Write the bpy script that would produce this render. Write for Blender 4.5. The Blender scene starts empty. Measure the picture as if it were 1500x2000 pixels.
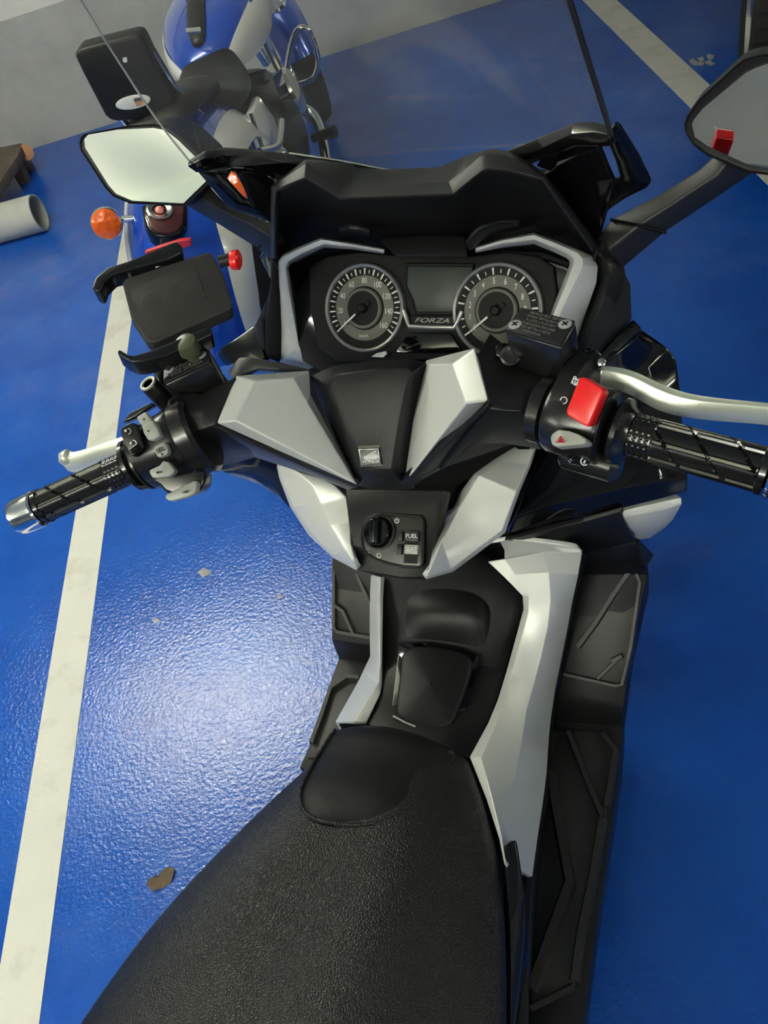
import bpy, bmesh, math, random
from mathutils import Vector as V, Matrix as M
random.seed(4)
sc = bpy.context.scene
COL = sc.collection
PI = math.pi
# ------------------------------------------------------------------ camera
FPX, CX, CY, HC = 1500.0, 750.0, 1000.0, 1.595     # focal length in px of the 1500x2000 frame, eye height
RW = M(((0.9638618, -0.25304728, -0.08329171), (-0.13867899, -0.74354617, 0.65414619), (-0.22746115, -0.61895571, -0.75176809)))
CAMP = V((0, 0, HC))
cd = bpy.data.cameras.new('camera'); cam = bpy.data.objects.new('camera', cd); COL.objects.link(cam)
cd.sensor_fit = 'VERTICAL'; cd.sensor_height = 32; cd.lens = 32 * FPX / 2000; cd.clip_start = .02
r_ = V((RW[0][0], RW[1][0], RW[2][0])); d_ = V((RW[0][1], RW[1][1], RW[2][1])); f_ = V((RW[0][2], RW[1][2], RW[2][2]))
cam.matrix_world = M(((r_.x, -d_.x, -f_.x, 0), (r_.y, -d_.y, -f_.y, 0), (r_.z, -d_.z, -f_.z, HC), (0, 0, 0, 1)))
sc.camera = cam
# ------------------------------------------------------------------ world and exposure (an indoor garage: lamps are built further down)
w = bpy.data.worlds.new('world'); sc.world = w; w.use_nodes = True
w.node_tree.nodes['Background'].inputs[0].default_value = (.8, .85, .9, 1); w.node_tree.nodes['Background'].inputs[1].default_value = .05
sc.view_settings.view_transform = 'Standard'; sc.view_settings.look = 'None'; sc.view_settings.gamma = 1; sc.view_settings.use_curve_mapping = False
sc.view_settings.exposure = 1.85
# ------------------------------------------------------------------ frames: pixel + one known coordinate -> point
class Frame:
    def __init__(s, mat):
        s.m = mat; s.i = mat.inverted(); s.o = s.i @ CAMP; s.r = s.i.to_3x3()
    def ray(s, px, py): return s.r @ (RW @ V((px - CX, py - CY, FPX)))
    def p(s, px, py, k, v):
        d = s.ray(px, py)
        if k == 'd': return s.o + d * (v / FPX)          # distance along the lens axis
        if k == 'pl': return s.o + d * ((v[0] - s.o).dot(v[1]) / d.dot(v[1]))   # plane (point, normal)
        i = 'xyz'.index(k); return s.o + d * ((v - s.o[i]) / d[i])
    def row(s, k, v, txt):
        ps = [tuple(map(float, q.split(','))) for q in txt.split()]
        vs = v if isinstance(v, (list,)) else [v] * len(ps)
        return [s.p(a[0], a[1], k, b) for a, b in zip(ps, vs)]
def plane3(a, b, c):
    a, b, c = V(a), V(b), V(c); n = (b - a).cross(c - a).normalized(); return (a, n)
FW = Frame(M.Identity(4))
MS = M.Translation((-.364, 0, 0)) @ M.Rotation(math.radians(-27.1), 4, 'Z')      # scooter on its centre stand
FS = Frame(MS)
AX = V((0, -math.sin(math.radians(27)), math.cos(math.radians(27)))); AO = V((0, .83, 1.0))
HM = M.Translation(AO) @ M.Rotation(math.radians(8.7), 4, AX) @ M.Translation(-AO)   # bars turned to the left
FH = Frame(MS @ HM)
def hs(ps): return [HM @ V(p) for p in ps]
# ------------------------------------------------------------------ materials
def mat(name, col, rough=.5, metal=0, bump=None, coat=0, spec=None, emit=None, var=None, trans=0, ior=None):
    m = bpy.data.materials.new(name); m.use_nodes = True; n = m.node_tree; b = n.nodes['Principled BSDF']; I = b.inputs
    I['Base Color'].default_value = (*col, 1); I['Roughness'].default_value = rough; I['Metallic'].default_value = metal
    I['Coat Weight'].default_value = coat; I['Coat Roughness'].default_value = .04
    if spec is not None: I['Specular IOR Level'].default_value = spec
    if emit: I['Emission Color'].default_value = (*emit[0], 1); I['Emission Strength'].default_value = emit[1]
    if trans: I['Transmission Weight'].default_value = trans
    if ior: I['IOR'].default_value = ior
    tc = n.nodes.new('ShaderNodeTexCoord')
    if var:                                              # (other colour, scale, low, high)
        no = n.nodes.new('ShaderNodeTexNoise'); no.inputs['Scale'].default_value = var[1]; no.inputs['Detail'].default_value = 6
        n.links.new(tc.outputs['Object'], no.inputs['Vector'])
        cr = n.nodes.new('ShaderNodeValToRGB'); cr.color_ramp.elements[0].position = var[2]; cr.color_ramp.elements[1].position = var[3]
        cr.color_ramp.elements[0].color = (*col, 1); cr.color_ramp.elements[1].color = (*var[0], 1)
        n.links.new(no.outputs['Fac'], cr.inputs['Fac']); n.links.new(cr.outputs['Color'], I['Base Color'])
    if bump:                                             # (kind, scale, strength, distance)
        t = n.nodes.new('ShaderNodeTexVoronoi' if bump[0] == 'v' else 'ShaderNodeTexNoise'); t.inputs['Scale'].default_value = bump[1]
        n.links.new(tc.outputs['Object'], t.inputs['Vector'])
        bp = n.nodes.new('ShaderNodeBump'); bp.inputs['Strength'].default_value = bump[2]; bp.inputs['Distance'].default_value = bump[3]
        n.links.new(t.outputs['Distance' if bump[0] == 'v' else 'Fac'], bp.inputs['Height']); n.links.new(bp.outputs['Normal'], I['Normal'])
    return m
MT = dict(
 silver=mat('satin_silver_paint', (.55, .56, .53), .40, .22, ('n', 900, .08, .0005), coat=.1),
 plastic=mat('grained_black_plastic', (.0065, .0065, .0066), .38, 0, ('n', 1400, .4, .0006), spec=.30),
 hood=mat('hood_plastic', (.019, .019, .019), .42, 0, ('n', 1200, .35, .0005), spec=.42),
 mattblack=mat('matt_black_plastic', (.007, .007, .007), .6, 0, ('n', 1600, .3, .0005), spec=.22),
 greyplastic=mat('charcoal_plastic', (.013, .013, .013), .40, 0, ('n', 1200, .3, .0005), spec=.36),
 gloss=mat('gloss_black_paint', (.003, .003, .0035), .07, 0, coat=.1, spec=.4),
 rubber=mat('grip_rubber', (.005, .005, .005), .17, 0, spec=.55),
 matrubber=mat('floor_mat_rubber', (.017, .0165, .0158), .40, 0, ('n', 1500, .4, .0006), var=((.030, .028, .025), 9, .45, .7), spec=.42),
 leather=mat('seat_leather', (.0075, .0075, .0073), .36, 0, ('v', 540, .75, .0009), spec=.40),
 vinyl=mat('seat_vinyl_insert', (.007, .007, .007), .45, 0, ('v', 900, .4, .0006), spec=.25),
 chrome=mat('chrome', (.75, .75, .74), .07, 1),
 lever=mat('satin_lever', (.66, .69, .58), .32, .55),
 alu=mat('aluminium', (.62, .64, .58), .22, 1),
 mirror=mat('mirror_glass', (.86, .88, .86), .01, 1),
 red=mat('red_switch', (.75, .012, .012), .25, 0),
 redlens=mat('red_lens', (.5, .01, .02), .12, 0, coat=.5),
 amber=mat('amber_lens', (.80, .115, .002), .12, 0, coat=.5, bump=('v', 60, .6, .004)),
 yellow=mat('yellow_reflector', (.85, .5, .01), .25),
 btn=mat('grey_button', (.27, .28, .25), .38),
 white=mat('white_print', (.72, .72, .70), .5),
 greyprint=mat('grey_print', (.3, .3, .3), .5),
 dial=mat('dial_black', (.004, .004, .004), .5, spec=.12),
 dialgrey=mat('dial_grey_ring', (.12, .115, .10), .5, spec=.2),
 dialgrey2=mat('grey_name_print', (.28, .28, .26), .5),
 lcd=mat('lcd_screen', (.030, .037, .033), .38, spec=.25),
 ring=mat('satin_dial_ring', (.36, .36, .34), .38, .7),
 unit=mat('ignition_unit_face', (.030, .031, .026), .32),
 embl=mat('emblem_grey', (.10, .105, .095), .25),
 tick=mat('dial_print', (.60, .60, .55), .5),
 blue=mat('blue_metallic_paint', (.005, .055, .42), .18, .25, coat=.8),
 mwhite=mat('white_paint', (.70, .69, .64), .2, 0, coat=.5),
 tyre=mat('tyre_rubber', (.014, .013, .012), .75, 0, ('n', 300, .3, .002)),
 engine=mat('engine_black', (.012, .012, .012), .35, .3, ('n', 90, .4, .003)),
 moseat=mat('cruiser_seat_vinyl', (.009, .009, .009), .5, 0, ('v', 350, .3, .001), spec=.3),
 card=mat('grey_tube', (.42, .42, .38), .8, 0, ('n', 80, .3, .003), var=((.30, .30, .28), 6, .4, .75)),
 wood=mat('dark_brown_board', (.085, .06, .045), .6, 0, var=((.14, .10, .075), 14, .35, .7)),
 copper=mat('tan_cap', (.45, .22, .10), .45),
 leaf=mat('dry_leaf', (.085, .06, .035), .8, 0, var=((.13, .09, .05), 40, .4, .7)),
 ceil=mat('ceiling_paint', (.74, .75, .56), .9, 0, ('n', 40, .2, .004)),
 carpaint=mat('dark_car_paint', (.012, .012, .013), .25, 0, coat=.6),
 gloss3=mat('gloss_black_bracket', (.006, .006, .006), .12, 0, coat=.6),
 cradle=mat('holder_plate_black', (.022, .021, .019), .6),
 nut=mat('green_black_nut', (.05, .06, .028), .3),
 line=None, floor=None, wall=None, glass=None)
def smat(name): m = bpy.data.materials.new(name); m.use_nodes = True; n = m.node_tree; return m, n, n.nodes['Principled BSDF'], n.nodes.new('ShaderNodeTexCoord')
def ramp(n, src, p0, p1, c0, c1):
    cr = n.nodes.new('ShaderNodeValToRGB'); e = cr.color_ramp.elements; e[0].position = p0; e[1].position = p1; e[0].color = (*c0, 1); e[1].color = (*c1, 1)
    n.links.new(src, cr.inputs['Fac']); return cr.outputs['Color']
def noise(n, tc, s, det=5, rough=.6):
    t = n.nodes.new('ShaderNodeTexNoise'); t.inputs['Scale'].default_value = s; t.inputs['Detail'].default_value = det; t.inputs['Roughness'].default_value = rough
    n.links.new(tc.outputs['Object'], t.inputs['Vector']); return t.outputs['Fac']
def mixc(n, fac, a, b):
    x = n.nodes.new('ShaderNodeMix'); x.data_type = 'RGBA'; n.links.new(fac, x.inputs[0])
    for s, v in ((x.inputs[6], a), (x.inputs[7], b)):
        if isinstance(v, tuple): s.default_value = (*v, 1)
        else: n.links.new(v, s)
    return x.outputs[2]
# blue epoxy floor: mottled, orange-peel relief, a little pale dust in blotches
m, n, b, tc = smat('blue_epoxy_floor'); MT['floor'] = m
c1 = ramp(n, noise(n, tc, 2.2, 6), .35, .7, (.004, .060, .36), (.008, .095, .47))
dust = ramp(n, noise(n, tc, 1.1, 7, .65), .52, .80, (0, 0, 0), (.55, .55, .55))
fine = ramp(n, noise(n, tc, 6, 4), .40, .62, (0, 0, 0), (1, 1, 1))
mu = n.nodes.new('ShaderNodeMath'); mu.operation = 'MULTIPLY'; n.links.new(dust, mu.inputs[0]); n.links.new(fine, mu.inputs[1])
n.links.new(mixc(n, mu.outputs[0], c1, (.13, .16, .33)), b.inputs['Base Color'])
b.inputs['Roughness'].default_value = .17; b.inputs['Specular IOR Level'].default_value = .65
nz = noise(n, tc, 105, 3, .55); bp = n.nodes.new('ShaderNodeBump'); bp.inputs['Strength'].default_value = .38; bp.inputs['Distance'].default_value = .004
n.links.new(nz, bp.inputs['Height']); n.links.new(bp.outputs['Normal'], b.inputs['Normal'])
# worn white line paint
m, n, b, tc = smat('white_line_paint'); MT['line'] = m
n.links.new(mixc(n, ramp(n, noise(n, tc, 7, 7, .65), .50, .78, (0, 0, 0), (1, 1, 1)), (.60, .59, .54), (.40, .385, .33)), b.inputs['Base Color'])
b.inputs['Roughness'].default_value = .55
bp = n.nodes.new('ShaderNodeBump'); bp.inputs['Strength'].default_value = .3; bp.inputs['Distance'].default_value = .003
n.links.new(noise(n, tc, 110, 3), bp.inputs['Height']); n.links.new(bp.outputs['Normal'], b.inputs['Normal'])
# grey painted wall with scuffs
m, n, b, tc = smat('grey_wall_paint'); MT['wall'] = m
n.links.new(mixc(n, ramp(n, noise(n, tc, 3, 7, .7), .45, .75, (0, 0, 0), (1, 1, 1)), (.37, .37, .355), (.30, .30, .285)), b.inputs['Base Color'])
b.inputs['Roughness'].default_value = .6
bp = n.nodes.new('ShaderNodeBump'); bp.inputs['Strength'].default_value = .25; bp.inputs['Distance'].default_value = .006
n.links.new(noise(n, tc, 60, 4), bp.inputs['Height']); n.links.new(bp.outputs['Normal'], b.inputs['Normal'])
MT['wallwhite'] = mat('white_wall_paint', (.62, .62, .57), .7, 0, ('n', 60, .2, .005))
# thin smoked windscreen: see-through sheet with a fresnel gloss and a little haze
m = bpy.data.materials.new('smoked_clear_screen'); m.use_nodes = True; n = m.node_tree; MT['glass'] = m
for x in list(n.nodes): n.nodes.remove(x)
out = n.nodes.new('ShaderNodeOutputMaterial'); tr = n.nodes.new('ShaderNodeBsdfTransparent'); tr.inputs[0].default_value = (.985, .985, .98, 1)
gl = n.nodes.new('ShaderNodeBsdfGlossy'); gl.inputs['Roughness'].default_value = .04; df = n.nodes.new('ShaderNodeBsdfDiffuse'); df.inputs[0].default_value = (.5, .5, .46, 1)
fr = n.nodes.new('ShaderNodeValue'); fr.outputs[0].default_value = .022
m1 = n.nodes.new('ShaderNodeMixShader'); m1.inputs[0].default_value = .032; n.links.new(tr.outputs[0], m1.inputs[1]); n.links.new(df.outputs[0], m1.inputs[2])
m2 = n.nodes.new('ShaderNodeMixShader'); n.links.new(fr.outputs[0], m2.inputs[0]); n.links.new(m1.outputs[0], m2.inputs[1]); n.links.new(gl.outputs[0], m2.inputs[2])
n.links.new(m2.outputs[0], out.inputs['Surface'])
# ------------------------------------------------------------------ object helpers
def tag(o, label=None, cat=None, group=None, kind=None):
    for k, v in (('label', label), ('category', cat), ('group', group), ('kind', kind)):
        if v: o[k] = v
    return o
def thing(name, label, cat, mw=None, group=None):
    o = bpy.data.objects.new(name, None); COL.objects.link(o); o.empty_display_size = .1
    if mw is not None: o.matrix_world = mw
    return tag(o, label, cat, group)
def bake(o, ang=35):
    dg = bpy.context.evaluated_depsgraph_get()
    me = bpy.data.meshes.new_from_object(o.evaluated_get(dg)); old = o.data; o.modifiers.clear(); o.data = me; bpy.data.meshes.remove(old)
    for p in me.polygons: p.use_smooth = True
    me.set_sharp_from_angle(angle=math.radians(ang)); return o
def mk(name, vs, fs, m, parent=None, solid=0, bevel=0, seg=2, sub=0, ang=35, face=None, crease=0, label=None):
    """one mesh object; face = a Frame: an open sheet is turned towards the eye and thickened away from it"""
    bm = bmesh.new(); bv = [bm.verts.new(v) for v in vs]
    for f in fs:
        try: bm.faces.new([bv[i] for i in f])
        except ValueError: pass
    bmesh.ops.remove_doubles(bm, verts=bm.verts, dist=1e-6); bmesh.ops.recalc_face_normals(bm, faces=bm.faces)
    if face:
        s = sum(f.calc_area() * f.normal.dot((face.o - f.calc_center_median()).normalized()) for f in bm.faces)
        if s < 0: bmesh.ops.reverse_faces(bm, faces=bm.faces)
    me = bpy.data.meshes.new(name); bm.to_mesh(me); bm.free()
    o = bpy.data.objects.new(name, me); COL.objects.link(o); me.materials.append(m)
    if sub:
        x = o.modifiers.new('s', 'SUBSURF'); x.levels = x.render_levels = sub
    if solid:
        x = o.modifiers.new('t', 'SOLIDIFY'); x.thickness = solid; x.offset = -1; x.use_even_offset = False
    if bevel:
        x = o.modifiers.new('b', 'BEVEL'); x.width = bevel; x.segments = seg; x.limit_method = 'ANGLE'; x.angle_limit = math.radians(28); x.harden_normals = False
    bake(o, ang)
    if parent: o.parent = parent
    if label: o['label'] = label
    return o
def grid(rows, closed=False):
    n = len(rows[0]); vs = [p for r in rows for p in r]; fs = []
    for i in range(len(rows) - 1):
        for j in range(n if closed else n - 1):
            k = (j + 1) % n; fs.append((i * n + j, i * n + k, (i + 1) * n + k, (i + 1) * n + j))
    return vs, fs
def sheet(name, rows, m, parent, solid=.004, bevel=0, sub=0, face=None, ang=35, label=None, seg=2):
    vs, fs = grid(rows); return mk(name, vs, fs, m, parent, solid, bevel, seg, sub, ang, face or FS, label=label)
def prism(name, pts, dvec, m, parent=None, bevel=0, seg=2, label=None, ang=35):
    n = len(pts); pts = [V(p) for p in pts]; dvec = V(dvec)
    return mk(name, pts + [p + dvec for p in pts], [tuple(range(n)), tuple(range(n, 2 * n))[::-1]] + [(i, (i + 1) % n, n + (i + 1) % n, n + i) for i in range(n)], m, parent, 0, bevel, seg, 0, ang, label=label)
def plate(name, pts, thick, m, parent=None, bevel=0, eye=FS, up=0, seg=2, label=None):
    """flat piece whose visible outline is pts; lifted by `up` towards the eye and `thick` deep"""
    pts = [V(p) for p in pts]; c = sum(pts, V()) / len(pts); nn = V()
    for i in range(len(pts)): nn += (pts[i] - c).cross(pts[(i + 1) % len(pts)] - c)
    nn.normalize()
    if nn.dot(eye.o - c) < 0: nn = -nn
    return prism(name, [p + nn * up for p in pts], -nn * thick, m, parent, bevel, seg, label)
def catmull(pts, n=6, closed=False):
    pts = [V(p) for p in pts]; out = []; L = len(pts)
    rng = range(L) if closed else range(L - 1)
    for i in rng:
        g = (lambda k: pts[k % L]) if closed else (lambda k: pts[min(max(k, 0), L - 1)])
        a, b, c, d = g(i - 1), g(i), g(i + 1), g(i + 2)
        for j in range(n):
            t = j / n; out.append(.5 * ((2 * b) + (c - a) * t + (2 * a - 5 * b + 4 * c - d) * t * t + (3 * b - a - 3 * c + d) * t ** 3))
    if not closed: out.append(pts[-1])
    return out
def tubegeo(path, r, seg=12, flat=1, cap=True, upv=(0, 0, 1)):
    path = [V(p) for p in path]; L = len(path); rows = []
    rr = r if isinstance(r, (list, tuple)) else [r] * L
    if len(rr) != L: rr = [rr[min(int(i * (len(rr) - 1) / (L - 1)), len(rr) - 2)] * (1 - (i * (len(rr) - 1) / (L - 1)) % 1 if i < L - 1 else 0) + rr[min(int(i * (len(rr) - 1) / (L - 1)) + 1, len(rr) - 1)] * ((i * (len(rr) - 1) / (L - 1)) % 1 if i < L - 1 else 1) for i in range(L)]
    for i, p in enumerate(path):
        t = (path[min(i + 1, L - 1)] - path[max(i - 1, 0)]).normalized(); u = t.cross(V(upv))
        if u.length < 1e-3: u = t.cross(V((0, 1, 0)))
        u.normalize(); q = u.cross(t)
        rows.append([p + (u * math.cos(a) + q * math.sin(a) * flat) * rr[i] for a in (2 * PI * k / seg for k in range(seg))])
    vs, fs = grid(rows, True)
    if cap: fs += [tuple(range(seg)), tuple(range((L - 1) * seg, L * seg))]
    return vs, fs
def tube(name, path, r, m, parent=None, seg=12, flat=1, ang=50, upv=(0, 0, 1), label=None, sub=0):
    vs, fs = tubegeo(path, r, seg, flat, True, upv); return mk(name, vs, fs, m, parent, ang=ang, label=label, sub=sub)
def lathe(name, a, bdir, prof, m, parent=None, seg=32, ang=35, cap=True, label=None, scale=(1, 1), upv=(0, 0, 1)):
    """prof = (distance along axis, radius)"""
    a = V(a); t = V(bdir).normalized(); u = t.cross(V(upv))
    if u.length < 1e-3: u = t.cross(V((0, 1, 0)))
    u.normalize(); q = u.cross(t)
    rows = [[a + t * h + (u * math.cos(k) * scale[0] + q * math.sin(k) * scale[1]) * max(r, 1e-5) for k in (2 * PI * j / seg for j in range(seg))] for h, r in prof]
    vs, fs = grid(rows, True)
    if cap: fs += [tuple(range(seg)), tuple(range((len(rows) - 1) * seg, len(rows) * seg))]
    return mk(name, vs, fs, m, parent, ang=ang, label=label)
def box(name, c, size, m, parent=None, rot=None, bevel=0, seg=2, label=None):
    c = V(c); R = rot or M.Identity(3); h = [x / 2 for x in size]
    vs = [c + R @ V((sx * h[0], sy * h[1], sz * h[2])) for sx in (-1, 1) for sy in (-1, 1) for sz in (-1, 1)]
    return mk(name, vs, [(0, 1, 3, 2), (4, 6, 7, 5), (0, 4, 5, 1), (2, 3, 7, 6), (0, 2, 6, 4), (1, 5, 7, 3)], m, parent, 0, bevel, seg, label=label)
def text(name, body, o, xd, yd, size, m, parent=None, ext=.0003, align='CENTER', shear=0, sx=1):
    cu = bpy.data.curves.new('t', 'FONT'); cu.body = body; cu.size = size; cu.extrude = ext; cu.align_x = align; cu.align_y = 'CENTER'; cu.shear = shear; cu.resolution_u = 3
    ob = bpy.data.objects.new('t', cu); COL.objects.link(ob)
    me = bpy.data.meshes.new_from_object(ob.evaluated_get(bpy.context.evaluated_depsgraph_get())); bpy.data.objects.remove(ob); bpy.data.curves.remove(cu)
    xd = V(xd).normalized(); zd = xd.cross(V(yd)).normalized(); yd = zd.cross(xd); o = V(o)
    for v in me.vertices: c = v.co.copy(); v.co = o + xd * c.x * sx + yd * c.y + zd * (c.z + ext)
    me.materials.clear(); me.materials.append(m); me.name = name
    x = bpy.data.objects.new(name, me); COL.objects.link(x)
    if parent: x.parent = parent
    return x
# ------------------------------------------------------------------ the garage
WY, CZ = 4.806, 2.62
def struct(o, **k): return tag(o, kind='structure', **k)
fl = struct(box('floor', (0, -.6, -.05), (14, 10.9, .1), MT['floor']))
for nm, c, s in (('wall_back', (0, -5.6 - .1, CZ / 2), (14, .2, CZ)), ('wall_left', (-6.1, -.4, CZ / 2), (.2, 10.4, CZ)), ('wall_right', (6.1, -.4, CZ / 2), (.2, 10.4, CZ))):
    struct(box(nm, c, s, MT['wallwhite']))
zb = .62
wf = struct(box('wall_front', (0, WY + .1, zb / 2), (12, .2, zb), MT['wall']))
box('upper_band', (0, WY + .1, (CZ + zb) / 2), (12, .2, CZ - zb), MT['wallwhite'], wf)
struct(box('ceiling', (0, -.4, CZ + .05), (12.2, 10.6, .1), MT['ceil']))
for (x0, x1) in ((-1.135, -1.028), (1.34, 1.475)):
    box('painted_line', ((x0 + x1) / 2, -.1, .0006), (x1 - x0, 9.8, .0012), MT['line'], fl)
for s in (-1, 1): box('painted_line', (s * 3.7, -.1, .0006), (.11, 9.8, .0012), MT['line'], fl)
# fluorescent lamps
MT['lamp'] = mat('lamp_tube_glow', (1, 1, 1), .5, emit=((1.0, 1.0, .90), 30))
MT['lampbody'] = mat('lamp_body_white', (.8, .8, .78), .4)
def lamp(x, y, rz, label, L=1.5, drop=.36):
    """twin bare tubes on a slim batten hung from the ceiling: they light floor and ceiling alike"""
    t = thing('fluorescent_lamp', label, 'lamp', M.Translation((x, y, CZ)) @ M.Rotation(rz, 4, 'Z'), 'garage ceiling lamps')
    box('housing', (0, 0, -drop), (L, .05, .04), MT['lampbody'], t, bevel=.006)
    for s in (-1, 1):
        tube('lamp_tube', [(-L / 2 + .04, s * .06, -drop - .005), (L / 2 - .04, s * .06, -drop - .005)], .014, MT['lamp'], t, 10)
        box('end_cap', (s * (L / 2 - .02), 0, -drop), (.03, .16, .045), MT['lampbody'], t, bevel=.005)
        tube('hanger', [(s * L * .35, 0, 0), (s * L * .35, 0, -drop)], .005, MT['lampbody'], t, 8)
lamp(-1.55, 2.3, .15, 'twin tube ceiling lamp over the left white line, ahead of the scooter')
lamp(-3.5, -.6, 1.4, 'added twin tube lamp above the left-hand bay, brightening the ceiling for the left mirror', drop=.40)  # unseen lamp added to brighten the ceiling that the left mirror shows
struct(box('trim_1', (-.2, -1.72, CZ - .06), (11.6, .5, .12), mat('added_beam_paint', (.50, .54, .47), .8)))  # unseen beam added for the grey strip reflected in the left mirror
lamp(-1.25, -1.05, .1, 'twin tube ceiling lamp behind the photographer to the left')
lamp(4.2, 1.0, .1, 'twin tube ceiling lamp above the right-hand bay')
lamp(2.4, -2.4, .1, 'twin tube ceiling lamp behind the photographer to the right')
# ================================================================== the scooter (body frame: x right, y ahead, z up)
SC = thing('scooter', 'large black and silver maxi scooter in the foreground, bars turned left', 'scooter', MS)
S = FS
def R(k, v, t): return S.row(k, v, t)
def px(t): return [tuple(map(float, q.split(','))) for q in t.split()]
# ---- seat: rows from the nose to the back
def seat_rows():
    spec = [((676, 1409), (915, 1475), .622, .640), ((602, 1492), (938, 1530), .632, .664), ((520, 1562), (960, 1590), .642, .688), ((395, 1685), (985, 1685), .655, .715),
            ((268, 1820), (999, 1805), .668, .733), ((140, 2000), (1003, 1955), .68, .745), ((15, 2190), (1003, 2160), .69, .752)]
    rows = []
    for i, (l, r, ze, zc) in enumerate(spec):
        a = S.p(*l, 'z', ze); b = S.p(*r, 'z', ze); row = [a.lerp(b, .04) + V((0, 0, -.055))]
        for j in range(17):
            u = j / 16; q = a.lerp(b, u); e = abs(2 * u - 1); q.z = ze + (zc - ze) * (1 - e ** 2.4)
            if i == 0: q.y += .012 * (1 - e ** 2)
            rows_dip = .007 * math.exp(-((u - .5) / .10) ** 2) if i >= 3 else 0
            q.z -= rows_dip; row.append(q)
        row.append(b.lerp(a, .04) + V((0, 0, -.055))); rows.append(row)
    c0 = rows[-1]
    for k, (dy, dz, sx) in enumerate(((-.12, .004, 1.0), (-.25, .03, .95), (-.33, .085, .9), (-.55, .10, .8), (-.72, .085, .55))):
        rows.append([V((q.x * sx, q.y + dy, q.z + dz)) for q in c0])
    f = [V((p.x * .98, p.y - .004, p.z - .03)) for p in rows[0]]
    return [f] + rows
SEAT = seat_rows()
seat = sheet('seat', SEAT, MT['leather'], SC, .03, 0, 2, label='black grained leather saddle')
# vinyl insert on the nose with a stitched border, following the seat surface
def seat_z(x, y):
    best = None
    for r in SEAT[1:]:
        for q in r[1:-1]:
            d = (q.x - x) ** 2 + (q.y - y) ** 2
            best = (d, q.z) if best is None or d < best[0] else best
    rows = SEAT[1:8]; ym = [sum(q.y for q in r) / len(r) for r in rows]
    for a, b, ya, yb in zip(rows, rows[1:], ym, ym[1:]):
        if yb <= y <= ya:
            t = (ya - y) / (ya - yb)
            def zz(r):
                L, Rr = r[1], r[-2]; u = min(max((x - L.x) / (Rr.x - L.x), 0), 1); k = u * 16; i0 = min(int(k), 15); return r[1 + i0].z * (1 - (k - i0)) + r[2 + i0].z * (k - i0)
            return zz(a) * (1 - t) + zz(b) * t
    return best[1]
def on_seat(x, y, up): return V((x, y, seat_z(x, y) + up))
def on_ray(a, b, up=0):
    z = .66
    for _ in range(8):
        p = S.p(a, b, 'z', z); z = seat_z(p.x, p.y) + up
    return S.p(a, b, 'z', z)
ub = [on_ray(a, b) for a, b in px('655,1425 640,1445 622,1475 605,1505 592,1530 586,1550 588,1572 600,1590 622,1602 655,1609 700,1612 740,1607 775,1595 805,1575 832,1545 858,1510 885,1478 880,1468 850,1452 810,1437 765,1427 720,1420 685,1418')]
cen = sum(ub, V()) / len(ub)
ins_rows = []
for k in range(7):
    f = k / 6; ins_rows.append([on_seat(cen.x + (p.x - cen.x) * f, cen.y + (p.y - cen.y) * f, .0035 - (.006 if k == 6 else 0)) for p in catmull(ub + ub[:1], 2)])
sheet('seat_insert', ins_rows, MT['vinyl'], SC, .002, face=S, ang=60)
st = catmull(ub[:18], 8)
vs, fs = [], []
for i in range(1, len(st) - 2):                                  # stitches along the seam
    a, b = st[i].lerp(st[i + 1], .15), st[i].lerp(st[i + 1], .8)
    a, b = on_seat(a.x * .97 + cen.x * .03, a.y * .97 + cen.y * .03, .0042), on_seat(b.x * .97 + cen.x * .03, b.y * .97 + cen.y * .03, .0042)
    g, h = tubegeo([a, b], .0006, 5); o0 = len(vs); vs += g; fs += [tuple(i2 + o0 for i2 in f) for f in h]
tag(mk('stitching', vs, fs, MT['greyplastic'], SC), kind='stuff')
seam = [on_seat(p.x, p.y, .001) for p in st]
tube('seam_piping', seam, .0024, MT['leather'], SC, 6)
# ---- tunnel cover between the legs
rows = [R('z', .60, '714,1414 770,1428 850,1455 917,1482'), R('z', [.585, .59, .59, .585], '736,1375 775,1380 900,1395 952,1412'), R('z', [.572, .578, .578, .575], '746,1337 778,1335 918,1340 972,1365'),
        R('z', [.565, .572, .572, .565], '749,1290 780,1290 930,1300 988,1310'), R('z', [.57, .585, .585, .575], '749,1240 785,1250 945,1260 1005,1247'), R('z', [.595, .605, .605, .60], '749,1180 793,1190 960,1200 1021,1190'),
        R('z', [.615, .622, .622, .615], '751,1130 795,1140 955,1155 1020,1163'), R('z', .63, '755,1095 800,1100 930,1118 978,1124'), R('z', .63, '760,1060 800,1065 925,1078 952,1085')]
sheet('tunnel_cover', rows, MT['plastic'], SC, .02, .002, 0)
# raised knee bulge of the tunnel
rows = [R('z', .612, '797,1160 815,1140 850,1131 890,1130 920,1138 942,1152 950,1172'), R('z', [.612, .628, .632, .634, .632, .626, .612], '795,1185 820,1175 850,1172 890,1174 920,1180 945,1190 958,1195'),
        R('z', [.600, .615, .620, .622, .620, .614, .602], '792,1215 820,1212 850,1212 890,1214 920,1218 942,1224 954,1226'), R('z', .587, '790,1246 815,1248 850,1250 885,1254 915,1260 935,1264 945,1264')]
sheet('tunnel_bulge', rows, MT['plastic'], SC, .03, 0, 2)
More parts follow.
